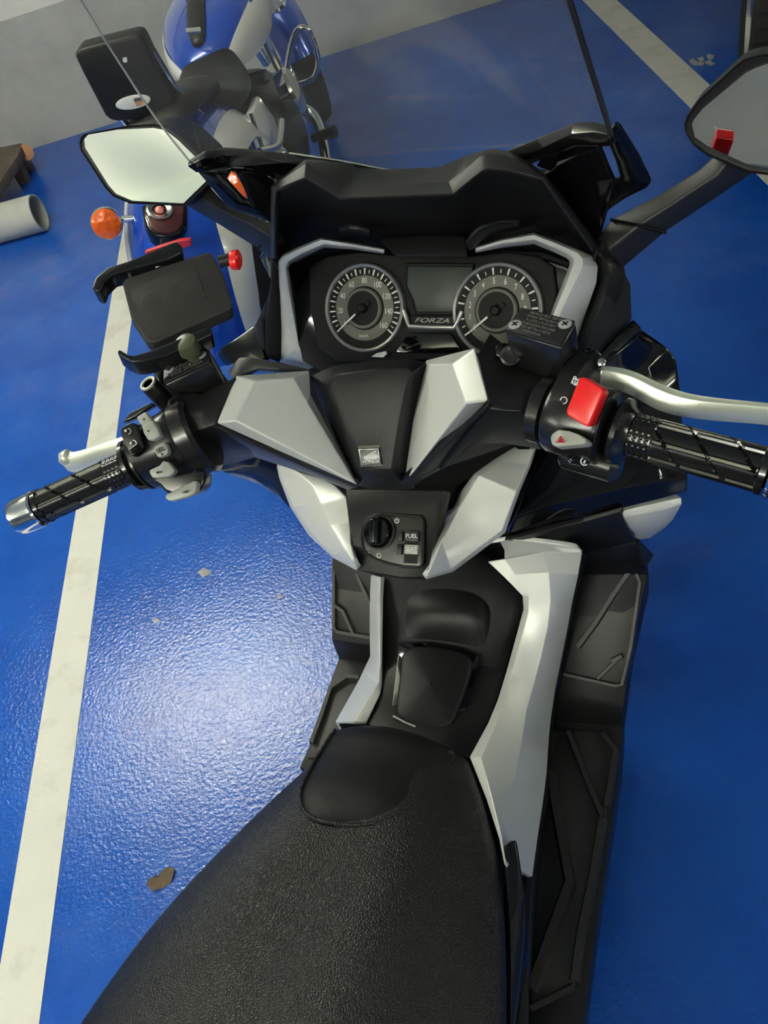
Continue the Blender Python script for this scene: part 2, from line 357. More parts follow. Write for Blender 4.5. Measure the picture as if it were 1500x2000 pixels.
# fuel lid in its recess
lid = '787,1267 843,1266 900,1277 927,1289 924,1315 904,1375 890,1412 876,1429 823,1429 795,1419 772,1406 780,1355 785,1305'
gap = '780,1257 845,1256 905,1268 937,1283 934,1318 914,1380 900,1418 880,1439 820,1440 788,1428 763,1412 770,1355 776,1305'
plate('lid_recess', [p + V((0, 0, .004)) for p in R('z', .585, gap)], .004, MT['gloss'], SC, .001)
lo = R('z', .585, lid); cz = sum(lo, V()) / len(lo)
rows = [[cz.lerp(p, k) + V((0, 0, .010 + .010 * (1 - k * k))) for p in lo + [lo[0]]] for k in (.02, .4, .75, .93, 1.0)] + [[p + V((0, 0, .003)) for p in lo + [lo[0]]]]
sheet('fuel_lid', rows, MT['plastic'], SC, .002, 0, 1, ang=50)
tube('lid_edge', [p + V((0, 0, .013)) for p in R('z', .585, '772,1406 795,1419 815,1427')], .0016, MT['silver'], SC, 8)
# ---- silver side panels of the tunnel
inner = '952,1097 985,1128 1020,1164 1022,1190 1006,1248 989,1310 972,1366 953,1412 917,1478 950,1562 975,1640 985,1690'
ridge = '985,1092 1006,1122 1033,1164 1032,1196 1016,1254 999,1316 982,1372 968,1416 940,1480 962,1562 980,1635 988,1688'
midl = '1060,1078 1072,1118 1076,1172 1070,1225 1056,1285 1042,1340 1028,1390 1018,1455 1004,1526 996,1575 990,1630 990,1688'
outer = '1137,1080 1130,1122 1119,1172 1110,1222 1098,1282 1085,1345 1077,1398 1073,1432 1068,1510 1060,1572 1051,1630 1040,1712'
zi = [.65, .64, .632, .612, .588, .575, .58, .597, .618, .632, .645, .655]; zm = [.71, .675, .64, .61, .58, .565, .565, .57, .59, .60, .62, .64]
zo = [.735, .655, .585, .545, .495, .462, .445, .44, .45, .47, .50, .56]
rows = [S.row('z', zi, inner), S.row('z', [z + .008 for z in zi], ridge), S.row('z', zm, midl), S.row('z', zo, outer)]
sheet('tunnel_side_panel', rows, MT['silver'], SC, .006, .004, 0, seg=2, ang=22, label='silver painted right side panel of the tunnel')
rows = [R('z', [.735, .70, .68, .66], '953,1062 975,1056 985,1075 985,1092'), R('z', [.74, .735, .73, .71], '1000,1054 1015,1056 1035,1066 1060,1078'), R('z', .75, '1060,1060 1065,1062 1080,1068 1100,1079'), R('z', [.76, .757, .75, .74], '1110,1067 1125,1070 1134,1074 1137,1080')]
sheet('tunnel_top_panel', rows, MT['silver'], SC, .006, .002)
rows = [S.row('z', [.62, .61, .60, .575, .575, .585, .605], '752,1126 749,1172 748,1240 747,1300 747,1335 743,1354 716,1410'),
        S.row('z', [.628, .618, .605, .58, .58, .59, .61], '743,1126 741,1172 741,1240 741,1297 739,1333 728,1352 690,1409'),
        S.row('z', [.60, .59, .575, .555, .555, .56, .585], '735,1126 736,1172 737,1240 737,1297 727,1328 712,1350 672,1408'),
        S.row('z', [.50, .49, .475, .47, .47, .485, .53], '721,1122 722,1172 722,1238 723,1282 708,1313 697,1335 655,1410')]
rows.append([V((p.x - .012, p.y, z)) for p, z in zip(rows[-1], [.49, .46, .42, .385, .372, .372, .372])])
sheet('tunnel_side_panel', rows, MT['silver'], SC, .006, .004, seg=3, label='silver painted left side panel of the tunnel')
# black skirt between right silver panel and floor mat, and side panel under the seat
rows = [S.row('z', [z - .004 for z in zo] + [.60, .62, .63], outer + ' 1034,1790 1032,1900 1031,2010'), S.row('z', [.66, .56, .48, .44, .41, .385, .38, .375, .375, .375, .375, .375, .375, .375, .375], '1150,1082 1138,1122 1128,1172 1119,1222 1107,1282 1092,1345 1084,1398 1080,1432 1076,1510 1070,1572 1062,1630 1054,1712 1046,1790 1038,1900 1031,2010')]
sheet('tunnel_skirt', rows, MT['plastic'], SC, .012, .001)
rows = [S.row('z', [.655, .65, .645, .64], '984,1655 996,1800 998,1900 998,2060'), S.row('z', [.655, .64, .62, .60], '1008,1640 1024,1745 1031,1850 1031,2060'), S.row('z', [.60, .55, .50, .45], '1012,1655 1028,1760 1034,1860 1034,2060')]
sheet('underseat_panel', rows, MT['gloss'], SC, .01, .002)
# ---- floorboards with rubber mats
ZF = .372
orow = S.row('z', [.66, .60, .565, .48, .425, .40, ZF, ZF, ZF, ZF, ZF, ZF], '1243,1062 1264,1092 1264,1122 1233,1267 1218,1375 1215,1400 1216,1418 1209,1510 1188,1649 1161,1830 1140,1990 1126,2110')
irow = S.row('z', [.66, .60, .555, .47, .42, .395, ZF, ZF, ZF, ZF, ZF, ZF], '1150,1075 1140,1105 1136,1122 1110,1250 1090,1345 1082,1385 1080,1410 1074,1510 1060,1649 1043,1830 1031,1990 1026,2110')
sheet('floorboard', [irow, [a.lerp(b, .5) for a, b in zip(irow, orow)], orow, [p + V((.004, 0, -.05)) for p in orow]], MT['plastic'], SC, .012, .003, label='right floorboard in black plastic')
mrow = R('z', .50, '1')[:0] if False else None
def mpl(z, dz=0): return lambda t: [p + V((0, 0, dz)) for p in S.row('z', z, t)]
fb_plane = plane3(orow[3], orow[4], irow[3])
up_mat = '1155,1117 1221,1102 1243,1117 1251,1137 1233,1264 1216,1335 1203,1338 1102,1315 1122,1223 1147,1137'
fbp = (fb_plane[0] + V((0, 0, .010)), fb_plane[1])
mats = plate('floor_mat', [S.p(a, b, 'pl', fbp) for a, b in px(up_mat)], .008, MT['matrubber'], SC, .002)
def rib(path, parent, pl, w=.0045, h=.005, m=None):
    w *= 1.3; h *= 1.9
    pts = [S.p(a, b, 'pl', pl) for a, b in px(path)]; n = pl[1] if pl[1].z > 0 else -pl[1]; rows = []
    for i, p in enumerate(pts):
        t = (pts[min(i + 1, len(pts) - 1)] - pts[max(i - 1, 0)]).normalized(); s = t.cross(n).normalized()
        rows.append([p - s * w - n * .003, p - s * w * .55 + n * h, p + s * w * .55 + n * h, p + s * w - n * .003])
    vs, fs = grid(rows, True); fs += [(0, 1, 2, 3), tuple(range(len(vs) - 4, len(vs)))]
    return mk('tread_rib', vs, fs, m or MT['matrubber'], parent)
rib('1236,1108 1200,1160 1165,1215 1130,1262', mats, fbp)
rib('1155,1117 1221,1102 1243,1117 1251,1137 1233,1264 1216,1335 1203,1338 1102,1315', mats, fbp, .003, .004)
rib('1196,1290 1216,1280', mats, fbp, .004, .004); rib('1205,1288 1168,1325', mats, fbp, .003, .003)
fz = (V((0, 0, ZF + .006)), V((0, 0, 1)))
def c8(t): return ' '.join(f'{500 + a * .5333:.1f},{1350 + b * .5333:.1f}' for a, b in px(t))
lm = plate('floor_mat', [S.p(a, b, 'pl', fz) for a, b in px(c8('1095,150 1150,140 1265,150 1322,215 1285,450 1235,700 1190,920 1168,1080 1005,1165 1015,900 1040,650 1060,420 1072,260'))], .008, MT['matrubber'], SC, .002)
for t, w_, h_ in (('1145,155 1205,310 1270,465', .005, .006), ('1268,162 1318,222 1282,430', .005, .006), ('1080,300 1108,470 1150,705 1010,1095', .008, .008), ('1268,470 1232,690 1188,900 1166,1065', .006, .007), ('1165,1082 1005,1162', .003, .004), ('1095,150 1072,260 1060,420', .003, .004)):
    rib(c8(t), lm, fz, w_, h_)
# left floorboard
def c6(t): return ' '.join(f'{560 + a * .22:.1f},{1040 + b * .22:.1f}' for a, b in px(t))
lo_ = S.row('z', [.56, .485, .43, .405, ZF, ZF, ZF, ZF, ZF], '650,1075 650,1165 648,1250 653,1264 662,1286 646,1330 632,1385 612,1440 585,1500')
li_ = S.row('z', [.56, .485, .43, .405, ZF, ZF, ZF, ZF, ZF], '735,1085 740,1180 740,1262 740,1280 740,1300 735,1340 725,1400 710,1450 690,1510')
sheet('floorboard', [[V((-.09, p.y, p.z)) for p in li_], li_, [a.lerp(b, .5) for a, b in zip(li_, lo_)], lo_, [p + V((-.004, 0, -.05)) for p in lo_]], MT['plastic'], SC, .012, .003, label='left floorboard in black plastic')
fl_ = plane3(lo_[1], lo_[2], li_[1]); fl_ = (fl_[0] + V((0, 0, .005)), fl_[1])
ml = plate('floor_mat', [S.p(a, b, 'pl', fl_) for a, b in px(c6('430,250 435,620 430,830 460,870 740,920 735,300 700,200'))], .008, MT['matrubber'], SC, .002)
for t in ('435,640 510,690 600,890', '620,340 680,470 740,610', '430,250 430,830 460,875 745,925'): rib(c6(t), ml, fl_, .004, .004)
ml = plate('floor_mat', [S.p(a, b, 'pl', fz) for a, b in px(c6('390,1390 540,1290 650,1300 700,1350 620,1700 480,2000 180,2000 230,1850'))], .008, MT['matrubber'], SC, .002)
rib(c6('650,1305 540,1295 400,1390 330,1600 230,1880'), ml, fz, .005, .005)
# ---- leg shield arms, ignition panel
ign = S.row('y', [.685, .64, .600, .600, .600, .600, .640, .685], '672,955 683,1030 696,1114 735,1123 785,1130 830,1131 850,1060 872,957')
plate('ignition_panel', ign, .02, MT['plastic'], SC, .003)
rows = [S.row('y', [.79, .77, .72, .68, .64, .60], '1047,876 1038,908 1016,960 987,1041 886,1117 832,1132'), S.row('y', [.78, .76, .71, .67, .63, .596], '1043,876 1032,908 1009,960 980,1037 880,1112 834,1128'),
        S.row('y', [.79, .76, .715, .69, .635, .598], '1014,877 975,903 936,928 896,992 862,1060 839,1116'), S.row('y', [.80, .785, .75, .72, .655, .605], '1006,872 965,897 926,925 880,985 850,1050 836,1108')]
sheet('leg_shield_arm', rows, MT['silver'], SC, .008, .002, seg=3, label='silver right arm of the leg shield')
rows = [S.row('y', [.77, .74, .70, .665, .63, .60], '536,896 545,935 566,990 602,1046 650,1090 697,1115'), S.row('y', [.76, .73, .69, .655, .62, .597], '541,896 551,935 572,988 608,1042 654,1085 696,1111'),
        S.row('y', [.73, .70, .672, .65, .615, .596], '580,921 612,950 628,985 645,1025 670,1070 690,1098'), S.row('y', [.72, .70, .68, .655, .625, .599], '630,934 655,948 676,970 684,1020 686,1062 690,1086')]
sheet('leg_shield_arm', rows, MT['silver'], SC, .008, .002, seg=3, label='silver left arm of the leg shield')
# dark neck cover between the arms, behind the bars
rows = [S.row('y', [.80, .78, .78, .78, .80, .84], '540,890 600,905 700,935 830,940 950,890 1060,860'), S.row('y', [.78, .74, .70, .70, .77, .80], '560,920 620,935 678,962 868,962 915,935 1020,875'), S.row('y', [.74, .71, .69, .69, .72, .80], '640,945 660,955 678,985 864,1000 905,985 1010,885')]
sheet('neck_cover', rows, MT['mattblack'], SC, .01)
rows = [S.row('y', [.90, .88, .86, .86, .88, .90], '546,690 640,715 720,715 860,715 1000,720 1130,690'), S.row('y', [.88, .86, .84, .84, .86, .88], '540,800 640,830 720,850 860,850 1000,830 1080,800'), S.row('y', [.85, .83, .81, .81, .83, .85], '540,890 600,905 700,935 830,940 950,890 1060,860')]
sheet('dash_lower_cover', rows, MT['mattblack'], SC, .01)
# ignition unit
ip = plane3(ign[2], ign[5], (ign[0] + ign[7]) / 2); nI = ip[1] if ip[1].dot(S.o - ip[0]) > 0 else -ip[1]
def I_(t, up=0): return [S.p(a, b, 'pl', (ip[0] + nI * (up + .004), nI)) for a, b in px(t)]
unit = plate('ignition_unit', I_('720,1012 733,1005 748,1004 800,1008 822,1010 827,1018 825,1100 820,1107 790,1107 760,1101 736,1093 718,1082 709,1068 706,1045 708,1028', .003), .012, MT['unit'], SC, .001)
tube('unit_rim', I_('720,1012 733,1005 748,1004 800,1008 822,1010 827,1018 825,1100 820,1107 790,1107 760,1101 736,1093 718,1082 709,1068 706,1045 708,1028 720,1012', .003), .0016, MT['plastic'], SC, 8)
ck = I_('742,1040', .003)[0]; rk = (I_('773,1040', .003)[0] - ck).length
xk = (I_('790,1040')[0] - I_('742,1040')[0]).normalized(); yk = nI.cross(xk)
lathe('ignition_knob', ck, nI, [(0, rk), (.003, rk), (.004, rk * .93), (.0045, rk * .86), (.002, rk * .84), (.012, rk * .80), (.013, rk * .74)], MT['gloss'], SC, 40)
box('knob_handle', ck + nI * .016, (rk * .55, rk * 1.55, .012), MT['gloss'], SC, M((xk, yk, nI)).transposed(), .004, 3)
lathe('knob_ring', ck, nI, [(.003, rk * 1.02), (.0045, rk * 1.02), (.0045, rk * .93), (.003, rk * .93)], MT['greyplastic'], SC, 40, cap=False)
for t, s in (('791,1036 818,1037 817,1058 790,1057', 'FUEL'), ('790,1063 817,1064 815,1083 789,1082', 'SEAT')):
    bt = plate('push_button', I_(t, .008), .008, MT['greyplastic'] if s == 'FUEL' else MT['btn'], SC, .0012)  # SEAT button's paler grey stands in for its reflection
    c = sum(I_(t, .0083), V()) / 4; text('lettering', s, c, xk, yk, .0068, MT['white'], bt)
    c2 = sum(I_(t, .004), V()) / 4; box('button_frame', c2 - xk * .013 , (.006, .012, .008), MT['greyplastic'], bt, M((xk, yk, nI)).transposed(), .001)
    plate('button_well', [p - yk * .0105 for p in I_(t, .0035)], .003, MT['mattblack'], bt)
for s, t, z in (('SEAT\nFUEL', '719,1076', .0036), ('PUSH', '765,1079', .0036)):
    text('lettering', s, I_(t, .0034)[0], xk, yk, z, MT['greyprint'], unit)
def ringmark(name, c, r, xd, n, m, parent, th=.0006, a0=0, a1=2 * PI):
    yd = n.cross(xd); pts = [c + (xd * math.cos(a0 + (a1 - a0) * k / 24) + yd * math.sin(a0 + (a1 - a0) * k / 24)) * r for k in range(25)]
    return tube(name, pts, th, m, parent, 6)
ringmark('power_mark', I_('740,1085', .0034)[0], .0026, xk, nI, MT['white'], unit, .0004)
c = I_('775,1017', .0034)[0]; ringmark('power_mark', c, .0026, xk, nI, MT['white'], unit, .0005, PI * .7, PI * 2.3); tube('power_mark', [c, c + yk * .0036], .0005, MT['white'], unit, 6)
# ---- fairings to the right of the dash
rows = [S.row('y', [.90, .905, .905, .90, .885, .87], '1160,487 1167,500 1168,540 1160,575 1138,632 1122,690'), S.row('y', [.905, .895, .89, .885, .875, .86], '1172,492 1183,510 1191,542 1184,571 1158,632 1140,690')]
sheet('dash_rim', rows, MT['mattblack'], SC, .02, .003, label='black rim right of the dash')
rows = [S.row('y', [.895, .89, .885, .87, .855], '1184,510 1192,542 1185,572 1159,633 1141,691'), S.row('y', [.90, .90, .90, .88, .86], '1203,512 1215,545 1212,580 1200,640 1165,692'), S.row('y', [.905, .91, .90, .895, .87], '1217,526 1233,555 1235,600 1236,625 1172,692')]
sheet('side_cowl', rows, MT['greyplastic'], SC, .015, .003, label='charcoal right side cowl beside the dash')
rows = [S.row('y', [.895, .88, .865], '1236,622 1200,656 1160,692'), S.row('y', [.885, .87, .85], '1252,641 1215,680 1176,718')]
sheet('cowl_trim', rows, MT['gloss'], SC, .015, .003)
rows = [S.row('y', [.895, .91, .91, .90, .885, .85, .83, .825], '1253,643 1290,668 1311,684 1322,704 1330,760 1340,895 1346,935 1344,962'),
        S.row('y', [.88, .89, .89, .88, .86, .83, .81, .81], '1235,665 1255,690 1270,715 1275,740 1280,790 1285,895 1287,940 1285,978'),
        S.row('y', [.86, .865, .86, .85, .84, .82, .80, .80], '1200,695 1205,730 1210,755 1210,790 1210,830 1205,905 1200,960 1195,1000'),
        S.row('y', [.85, .85, .845, .84, .83, .80, .78, .78], '1176,716 1160,750 1150,785 1140,820 1125,860 1105,930 1090,985 1080,1024'),
        S.row('y', [.86, .86, .855, .85, .83, .80, .765, .755], '1150,716 1120,750 1105,785 1090,815 1060,870 1035,930 1005,1010 990,1046')]
sheet('side_fairing', rows, MT['gloss'], SC, .012, .004, 0, seg=3, ang=50, label='gloss black right side fairing')
tube('fairing_seam', S.row('y', [.80, .805, .79, .775], '1168,910 1140,950 1105,985 1050,1030'), .0012, MT['mattblack'], SC, 6)
rows = [S.row('y', [.80, .79, .775, .755], '1215,990 1140,1010 1060,1027 990,1048'), S.row('y', [.795, .785, .765, .75], '1213,1000 1140,1020 1060,1038 985,1056'), S.row('y', [.80, .80, .78, .76], '1222,1025 1165,1040 1110,1064 1000,1052'), S.row('y', [.82, .83, .82, .80], '1240,1058 1190,1070 1140,1080 1100,1075')]
sheet('inner_fairing', rows, MT['plastic'], SC, .012, .002, label='black inner fairing under the gloss panel')
rows = [S.row('y', [.80, .81, .82, .83], '1218,998 1255,988 1300,978 1331,972'), S.row('y', [.80, .80, .815, .825], '1210,1012 1250,1005 1300,995 1332,985'), S.row('y', [.81, .82, .83, .84], '1222,1030 1250,1030 1290,1025 1315,1015'), S.row('y', [.84, .85, .86, .87], '1242,1052 1252,1054 1268,1052 1300,1030')]
sheet('lower_cowl', rows, MT['silver'], SC, .02, .004, label='silver lower cowl below the gloss fairing')
# left side bits
rows = [S.row('y', [.90, .89, .88, .87], '531,505 529,560 518,640 520,700'), S.row('y', [.905, .895, .885, .875], '546,505 546,560 547,640 547,710')]
sheet('dash_rim', rows, MT['mattblack'], SC, .02, .003, label='black rim left of the dash')
rows = [S.row('y', [.90, .90, .89], '526,565 511,620 520,700'), S.row('y', [.91, .90, .89], '513,618 498,634 517,702'), S.row('y', [.92, .915, .895], '508,620 494,640 512,704')]
sheet('side_cowl', rows, MT['greyplastic'], SC, .015, .002, label='charcoal left side cowl beside the dash')
rows = [S.row('y', [.92, .90, .88], '498,634 507,665 518,703'), S.row('y', [.91, .895, .88], '464,657 476,682 486,706'), S.row('y', [.90, .89, .88], '432,678 446,694 452,712'), S.row('y', [.91, .90, .89], '420,692 425,700 440,716')]
sheet('side_fairing', rows, MT['gloss'], SC, .012, .003, label='gloss black left side fairing')
rows = [S.row('y', [.84, .85, .85, .85, .85], '445,724 466,698 490,697 540,706 600,719'), S.row('y', [.82, .83, .84, .84, .845], '452,740 475,730 500,722 545,722 602,722')]
sheet('dash_corner_cover', rows, MT['greyplastic'], SC, .012, .002)
rows = [S.row('y', [.74, .74, .75, .76], '420,915 470,898 505,890 545,890'), S.row('y', [.74, .745, .75, .755], '440,925 480,922 520,920 552,930'), S.row('y', [.76, .76, .76, .755], '475,932 510,948 545,972 568,996')]
sheet('knee_fairing', rows, MT['gloss'], SC, .012, .003, label='gloss black left knee fairing')
# ---- dash hood
far = '531,505 531,410 532,366 546,354 598,315 640,318 685,322 698,335 768,334 860,330 906,310 938,299 964,295 988,299 1031,319 1065,345 1103,395 1167,483'
mid = '534,505 534,410 535,368 549,356 598,322 640,348 670,368 690,367 768,363 878,358 912,332 940,308 952,303 985,307 1027,325 1061,348 1100,399 1162,487'
near = '539,505 538,412 541,373 562,363 596,349 636,372 662,389 690,388 768,385 888,380 922,352 944,335 955,331 988,334 1037,346 1058,351 1093,402 1156,491'
bott = '547,508 549,500 556,494 580,482 623,464 680,470 720,478 745,484 785,492 905,492 925,482 950,474 975,468 1000,462 1043,452 1095,472 1135,488 1154,496'
n_ = len(px(far))
rows = [S.row('y', [.90 if k in (0, n_ - 1) else .985 for k in range(n_)], far), S.row('y', [.90 if k in (0, n_ - 1) else .905 for k in range(n_)], far), S.row('y', [.895 if k in (0, n_ - 1) else .872 for k in range(n_)], mid), S.row('y', [.89 if k in (0, n_ - 1) else .858 for k in range(n_)], near), S.row('y', .915, bott)]
rows[0] = [V((q.x * .92, q.y, p.z - .07)) for p, q in zip(rows[1], rows[0])]
sheet('dash_hood', rows[:4], MT['hood'], SC, .002, .0008, seg=2, label='angular charcoal hood over the instruments')
inner_ = [V((p.x, p.y + .002, p.z - .002)) for p in rows[3]]; deep_ = S.row('y', .99, bott)
sheet('hood_recess', [inner_, deep_], MT['mattblack'], SC, .004, label='inside of the hood, coloured darker for its shade')  # shade inside the hood put into a darker plastic colour
rows = [S.row('y', .915, '743,466 785,462 828,459 870,459 906,460'), S.row('y', .908, '748,472 785,468 828,465 870,465 907,466'), S.row('y', .885, '774,497 800,497 840,497 880,497 912,497')]
sheet('hood_shelf', rows, MT['greyplastic'], SC, .006, .001)
rows = [S.row('y', [.87, .87, .875, .88, .89], '908,470 929,443 953,434 982,434 1018,440'), S.row('y', [.865, .865, .87, .875, .89], '913,480 936,452 958,443 985,440 1018,441'), S.row('y', [.885, .885, .89, .895, .90], '918,496 938,470 962,456 990,448 1018,445')]
sheet('hood_brow', rows, MT['plastic'], SC, .006, .002, 1)
rows = [S.row('y', [.88, .875, .875, .88], '662,452 680,447 700,449 722,457'), S.row('y', [.89, .885, .885, .89], '665,456 682,453 700,456 726,462')]
sheet('hood_brow', rows, MT['plastic'], SC, .006, .002)
# ---- silver surround of the instruments
rows = [S.row('y', [.90, .90, .895, .895, .90, .905, .90, .895, .885, .88], '750,485 687,473 627,464 580,483 550,498 543,512 544,560 546,640 546,708 600,722'),
        S.row('y', [.885, .882, .88, .88, .885, .885, .882, .872, .862, .855], '750,488 687,477 629,468 583,487 555,502 549,514 549,560 560,640 574,684 632,712'),
        S.row('y', [.885, .883, .882, .882, .885, .885, .882, .872, .862, .855], '750,493 687,482 631,477 588,496 563,511 558,521 564,565 574,620 584,677 648,709'),
        S.row('y', [.895, .90, .905, .905, .905, .905, .90, .89, .88, .87], '750,496 687,487 633,484 592,503 568,515 563,523 570,567 580,622 590,678 655,709')]
sheet('dash_surround', rows, MT['silver'], SC, .004, .0015, seg=2, label='silver trim round the left dial')
rows = [S.row('y', [.90, .90, .895, .895, .90, .905, .90, .89, .885, .87], '928,482 980,466 1042,454 1092,472 1137,490 1158,500 1168,520 1165,552 1138,630 1124,674'),
        S.row('y', [.887, .885, .882, .882, .882, .882, .882, .878, .87, .86], '928,485 980,470 1043,459 1090,477 1128,494 1138,505 1138,520 1116,566 1093,616 1088,650'),
        S.row('y', [.887, .885, .884, .884, .884, .884, .884, .88, .872, .862], '929,490 980,476 1044,468 1084,485 1112,498 1120,505 1121,514 1103,561 1081,614 1070,645'),
        S.row('y', [.895, .90, .905, .905, .905, .905, .905, .90, .89, .88], '929,494 980,484 1043,477 1080,492 1106,504 1112,510 1112,518 1095,562 1073,612 1062,642')]
sheet('dash_surround', rows, MT['silver'], SC, .004, .0015, seg=2, label='silver trim round the right dial')
# ---- instruments
ga = math.radians(38); GN = V((0, -math.cos(ga), math.sin(ga))); GX = V((1, 0, 0)); GY = V((0, math.sin(ga), math.cos(ga))); G0 = V((0, .878, 1.037))
def G(t, up=0): return [S.p(a, b, 'pl', (G0 + GN * up, GN)) for a, b in px(t)]
dash = plate('instrument_panel', G('560,520 610,498 705,486 800,500 912,500 990,488 1060,492 1125,515 1120,560 1080,660 1040,715 880,735 640,735 590,705 568,600', -.018), .012, MT['gloss'], SC, .002)
plate('panel_face', G('602,520 640,500 700,492 790,500 920,500 990,492 1050,500 1082,520 1088,570 1070,640 1040,690 900,700 660,708 620,680 604,600', -.008), .012, MT['mattblack'], dash, .003)
lc = plate('lcd_display', G('793,517 924,518 922,560 905,590 900,612 812,612 806,590 792,560', -.004), .006, MT['lcd'], dash, .002)
tube('lcd_rim', G('793,517 924,518 922,560 905,590 900,612 812,612 806,590 792,560 793,517', -.004), .0022, MT['mattblack'], dash, 8)
plate('name_plate', G('797,617 890,618 887,636 799,634', -.002), .006, MT['mattblack'], dash, .001)
text('lettering', 'FORZA', sum(G('797,617 890,618 887,636 799,634', -.0018), V()) / 4, GX, GY, .0080, MT['dialgrey2'], dash, shear=.35, sx=1.75)
tube('panel_trim', G('788,605 794,622 799,637 842,639 887,640 893,628 902,608', .001), .0030, MT['ring'], dash, 8)
plate('panel_lower', G('795,650 880,650 905,690 770,690', -.004), .008, MT['gloss'], dash, .002)
MT['dash_b'] = MT['mattblack']
def dialset(cx, R0, nums, a_lo, a_hi, nt, unit, first):
    c = V((cx, G0.y, G0.z))
    def pol(a, r, up=0): return c + (GX * math.cos(a) + GY * math.sin(a)) * r + GN * up
    lathe('dial_bezel', c - GN * .010, GN, [(0, R0), (.012, R0), (.0135, R0 * .975), (.012, R0 * .93), (.008, R0 * .91), (0, R0 * .91)], MT['ring'], dash, 64, cap=False)
    lathe('dial_face', c - GN * .010, GN, [(0, R0 * .93), (.008, R0 * .92)], MT['dial'], dash, 64)
    lathe('dial_band', c, GN, [(-.002, R0 * .74), (-.0012, R0 * .74), (-.0012, R0 * .50), (-.002, R0 * .50)], MT['dialgrey'], dash, 64, cap=False)
    lathe('dial_hub', c, GN, [(-.003, R0 * .46), (.003, R0 * .46), (.0045, R0 * .43), (.0045, R0 * .40), (.0015, R0 * .385)], MT['dialgrey'], dash, 48)
    lathe('dial_centre', c, GN, [(0, R0 * .385), (.0022, R0 * .38)], MT['dial'], dash, 48)
    for k in range(nt + 1):
        a = a_lo + (a_hi - a_lo) * k / nt; major = k % 2 == 0
        r0, r1, wd = (R0 * .76, R0 * .90, .0011) if major else (R0 * .78, R0 * .86, .0006)
        p0, p1 = pol(a, r0, -.0012), pol(a, r1, -.0012); s = (p1 - p0).cross(GN).normalized() * wd
        prism('dial_tick', [p0 - s * .7, p1 - s, p1 + s, p0 + s * .7], -GN * .0008, MT['tick'], dash)
    for k, s in enumerate(nums):
        a = a_lo + (a_hi - a_lo) * k / (len(nums) - 1); p = pol(a, R0 * .62, -.001); text('numeral', s, p, GX, GY, R0 * .185, MT['tick'], dash, .0002, sx=.75)
    if unit: text('lettering', unit, pol(-PI / 2, R0 * .63, -.001), GX, GY, R0 * .12, MT['tick'], dash, .0002)
    a = a_lo + .03; p0, p1 = pol(a, -R0 * .22, .006), pol(a, R0 * .80, .003); s = (p1 - p0).cross(GN).normalized()
    prism('needle', [p0 - s * .0030, pol(a, 0, .006) - s * .0022, p1 - s * .0007, p1 + s * .0007, pol(a, 0, .006) + s * .0022, p0 + s * .0030], -GN * .0012, MT['dial'], dash)
    q0 = pol(a, R0 * .22, .0068); prism('needle_tip', [q0 - s * .0012, p1 - s * .0008 + GN * .0008, p1 + s * .0008 + GN * .0008, q0 + s * .0012], -GN * .0008, MT['tick'], dash)
    lathe('needle_cap', c, GN, [(.003, .0062), (.009, .006), (.0105, .004)], MT['dial'], dash, 24)
R0 = .0535
dialset(-.085, R0, ['0', '20', '40', '60', '80', '100', '120', '140', '160'], PI + math.radians(38), -math.radians(38), 32, 'km/h', 1)
dialset(.085, R0, [str(k) for k in range(13)][:11], PI + math.radians(38), math.radians(-20), 20, '', 1)
prism('indicator_lamp', G('725,697 735,690 753,686 755,691 748,698', .0), -GN * .004, MT['white'], dash)

plate('dash_base', S.row('y', .975, '536,372 600,335 700,350 870,345 955,315 1045,338 1075,345 1120,400 1178,475 1192,545 1160,640 1130,720 1080,860 560,860 548,720 536,520'), .01, MT['mattblack'], SC)

plate('inner_panel', S.row('z', .60, '870,1060 1000,1040 1080,1045 1140,1070 1130,1110 1040,1110 960,1110 900,1125'), .01, MT['mattblack'], SC)
# ================================================================== handlebar (its own frame: the bars are turned)
Hf = FH
def HR(k, v, t): return hs(Hf.row(k, v, t))
def HP(t, pl, up=0): return hs([Hf.p(a, b, 'pl', (pl[0] + pl[1] * up, pl[1])) for a, b in px(t)])
def hplane(a, b, c):
    p = plane3(a, b, c); return (p[0], p[1] if p[1].dot(Hf.o - p[0]) > 0 else -p[1])
WL = hplane((-.114, .606, 1.132), (-.026, .612, 1.022), (-.057, .690, 1.113)); WR = hplane((.114, .606, 1.132), (.026, .612, 1.022), (.057, .690, 1.113))
# silver wings: raised face, chamfer ring, base
def wing(face, ring, pl, label):
    vs = HP(face, pl) + HP(ring, pl, -.013); n = len(px(face)); vs += HP(ring, pl, -.030)
    fs = [tuple(range(n))] + [(i, (i + 1) % n, n + (i + 1) % n, n + i) for i in range(n)] + [(n + i, n + (i + 1) % n, 2 * n + (i + 1) % n, 2 * n + i) for i in range(n)] + [tuple(range(2 * n, 3 * n))]
    return mk('handlebar_wing', vs, fs, MT['silver'], SC, 0, .0016, 2, ang=10, label=label)
wing('500,744 572,737 600,786 697,946 459,822', '462,734 604,724 606,770 700,950 424,826', WL, 'silver left wing of the handlebar cover')
wing('840,711 884,711 910,787 790,944 808,820', '832,704 927,680 954,781 792,948 804,820', WR, 'silver right wing of the handlebar cover')
# lower edge strips under the wings, catching light
tube('wing_edge', HP('418,832 560,893 697,951', WL, -.012), .0018, MT['plastic'], SC, 8)
tube('wing_edge', HP('792,950 880,862 957,790', WR, -.012), .0018, MT['plastic'], SC, 8)
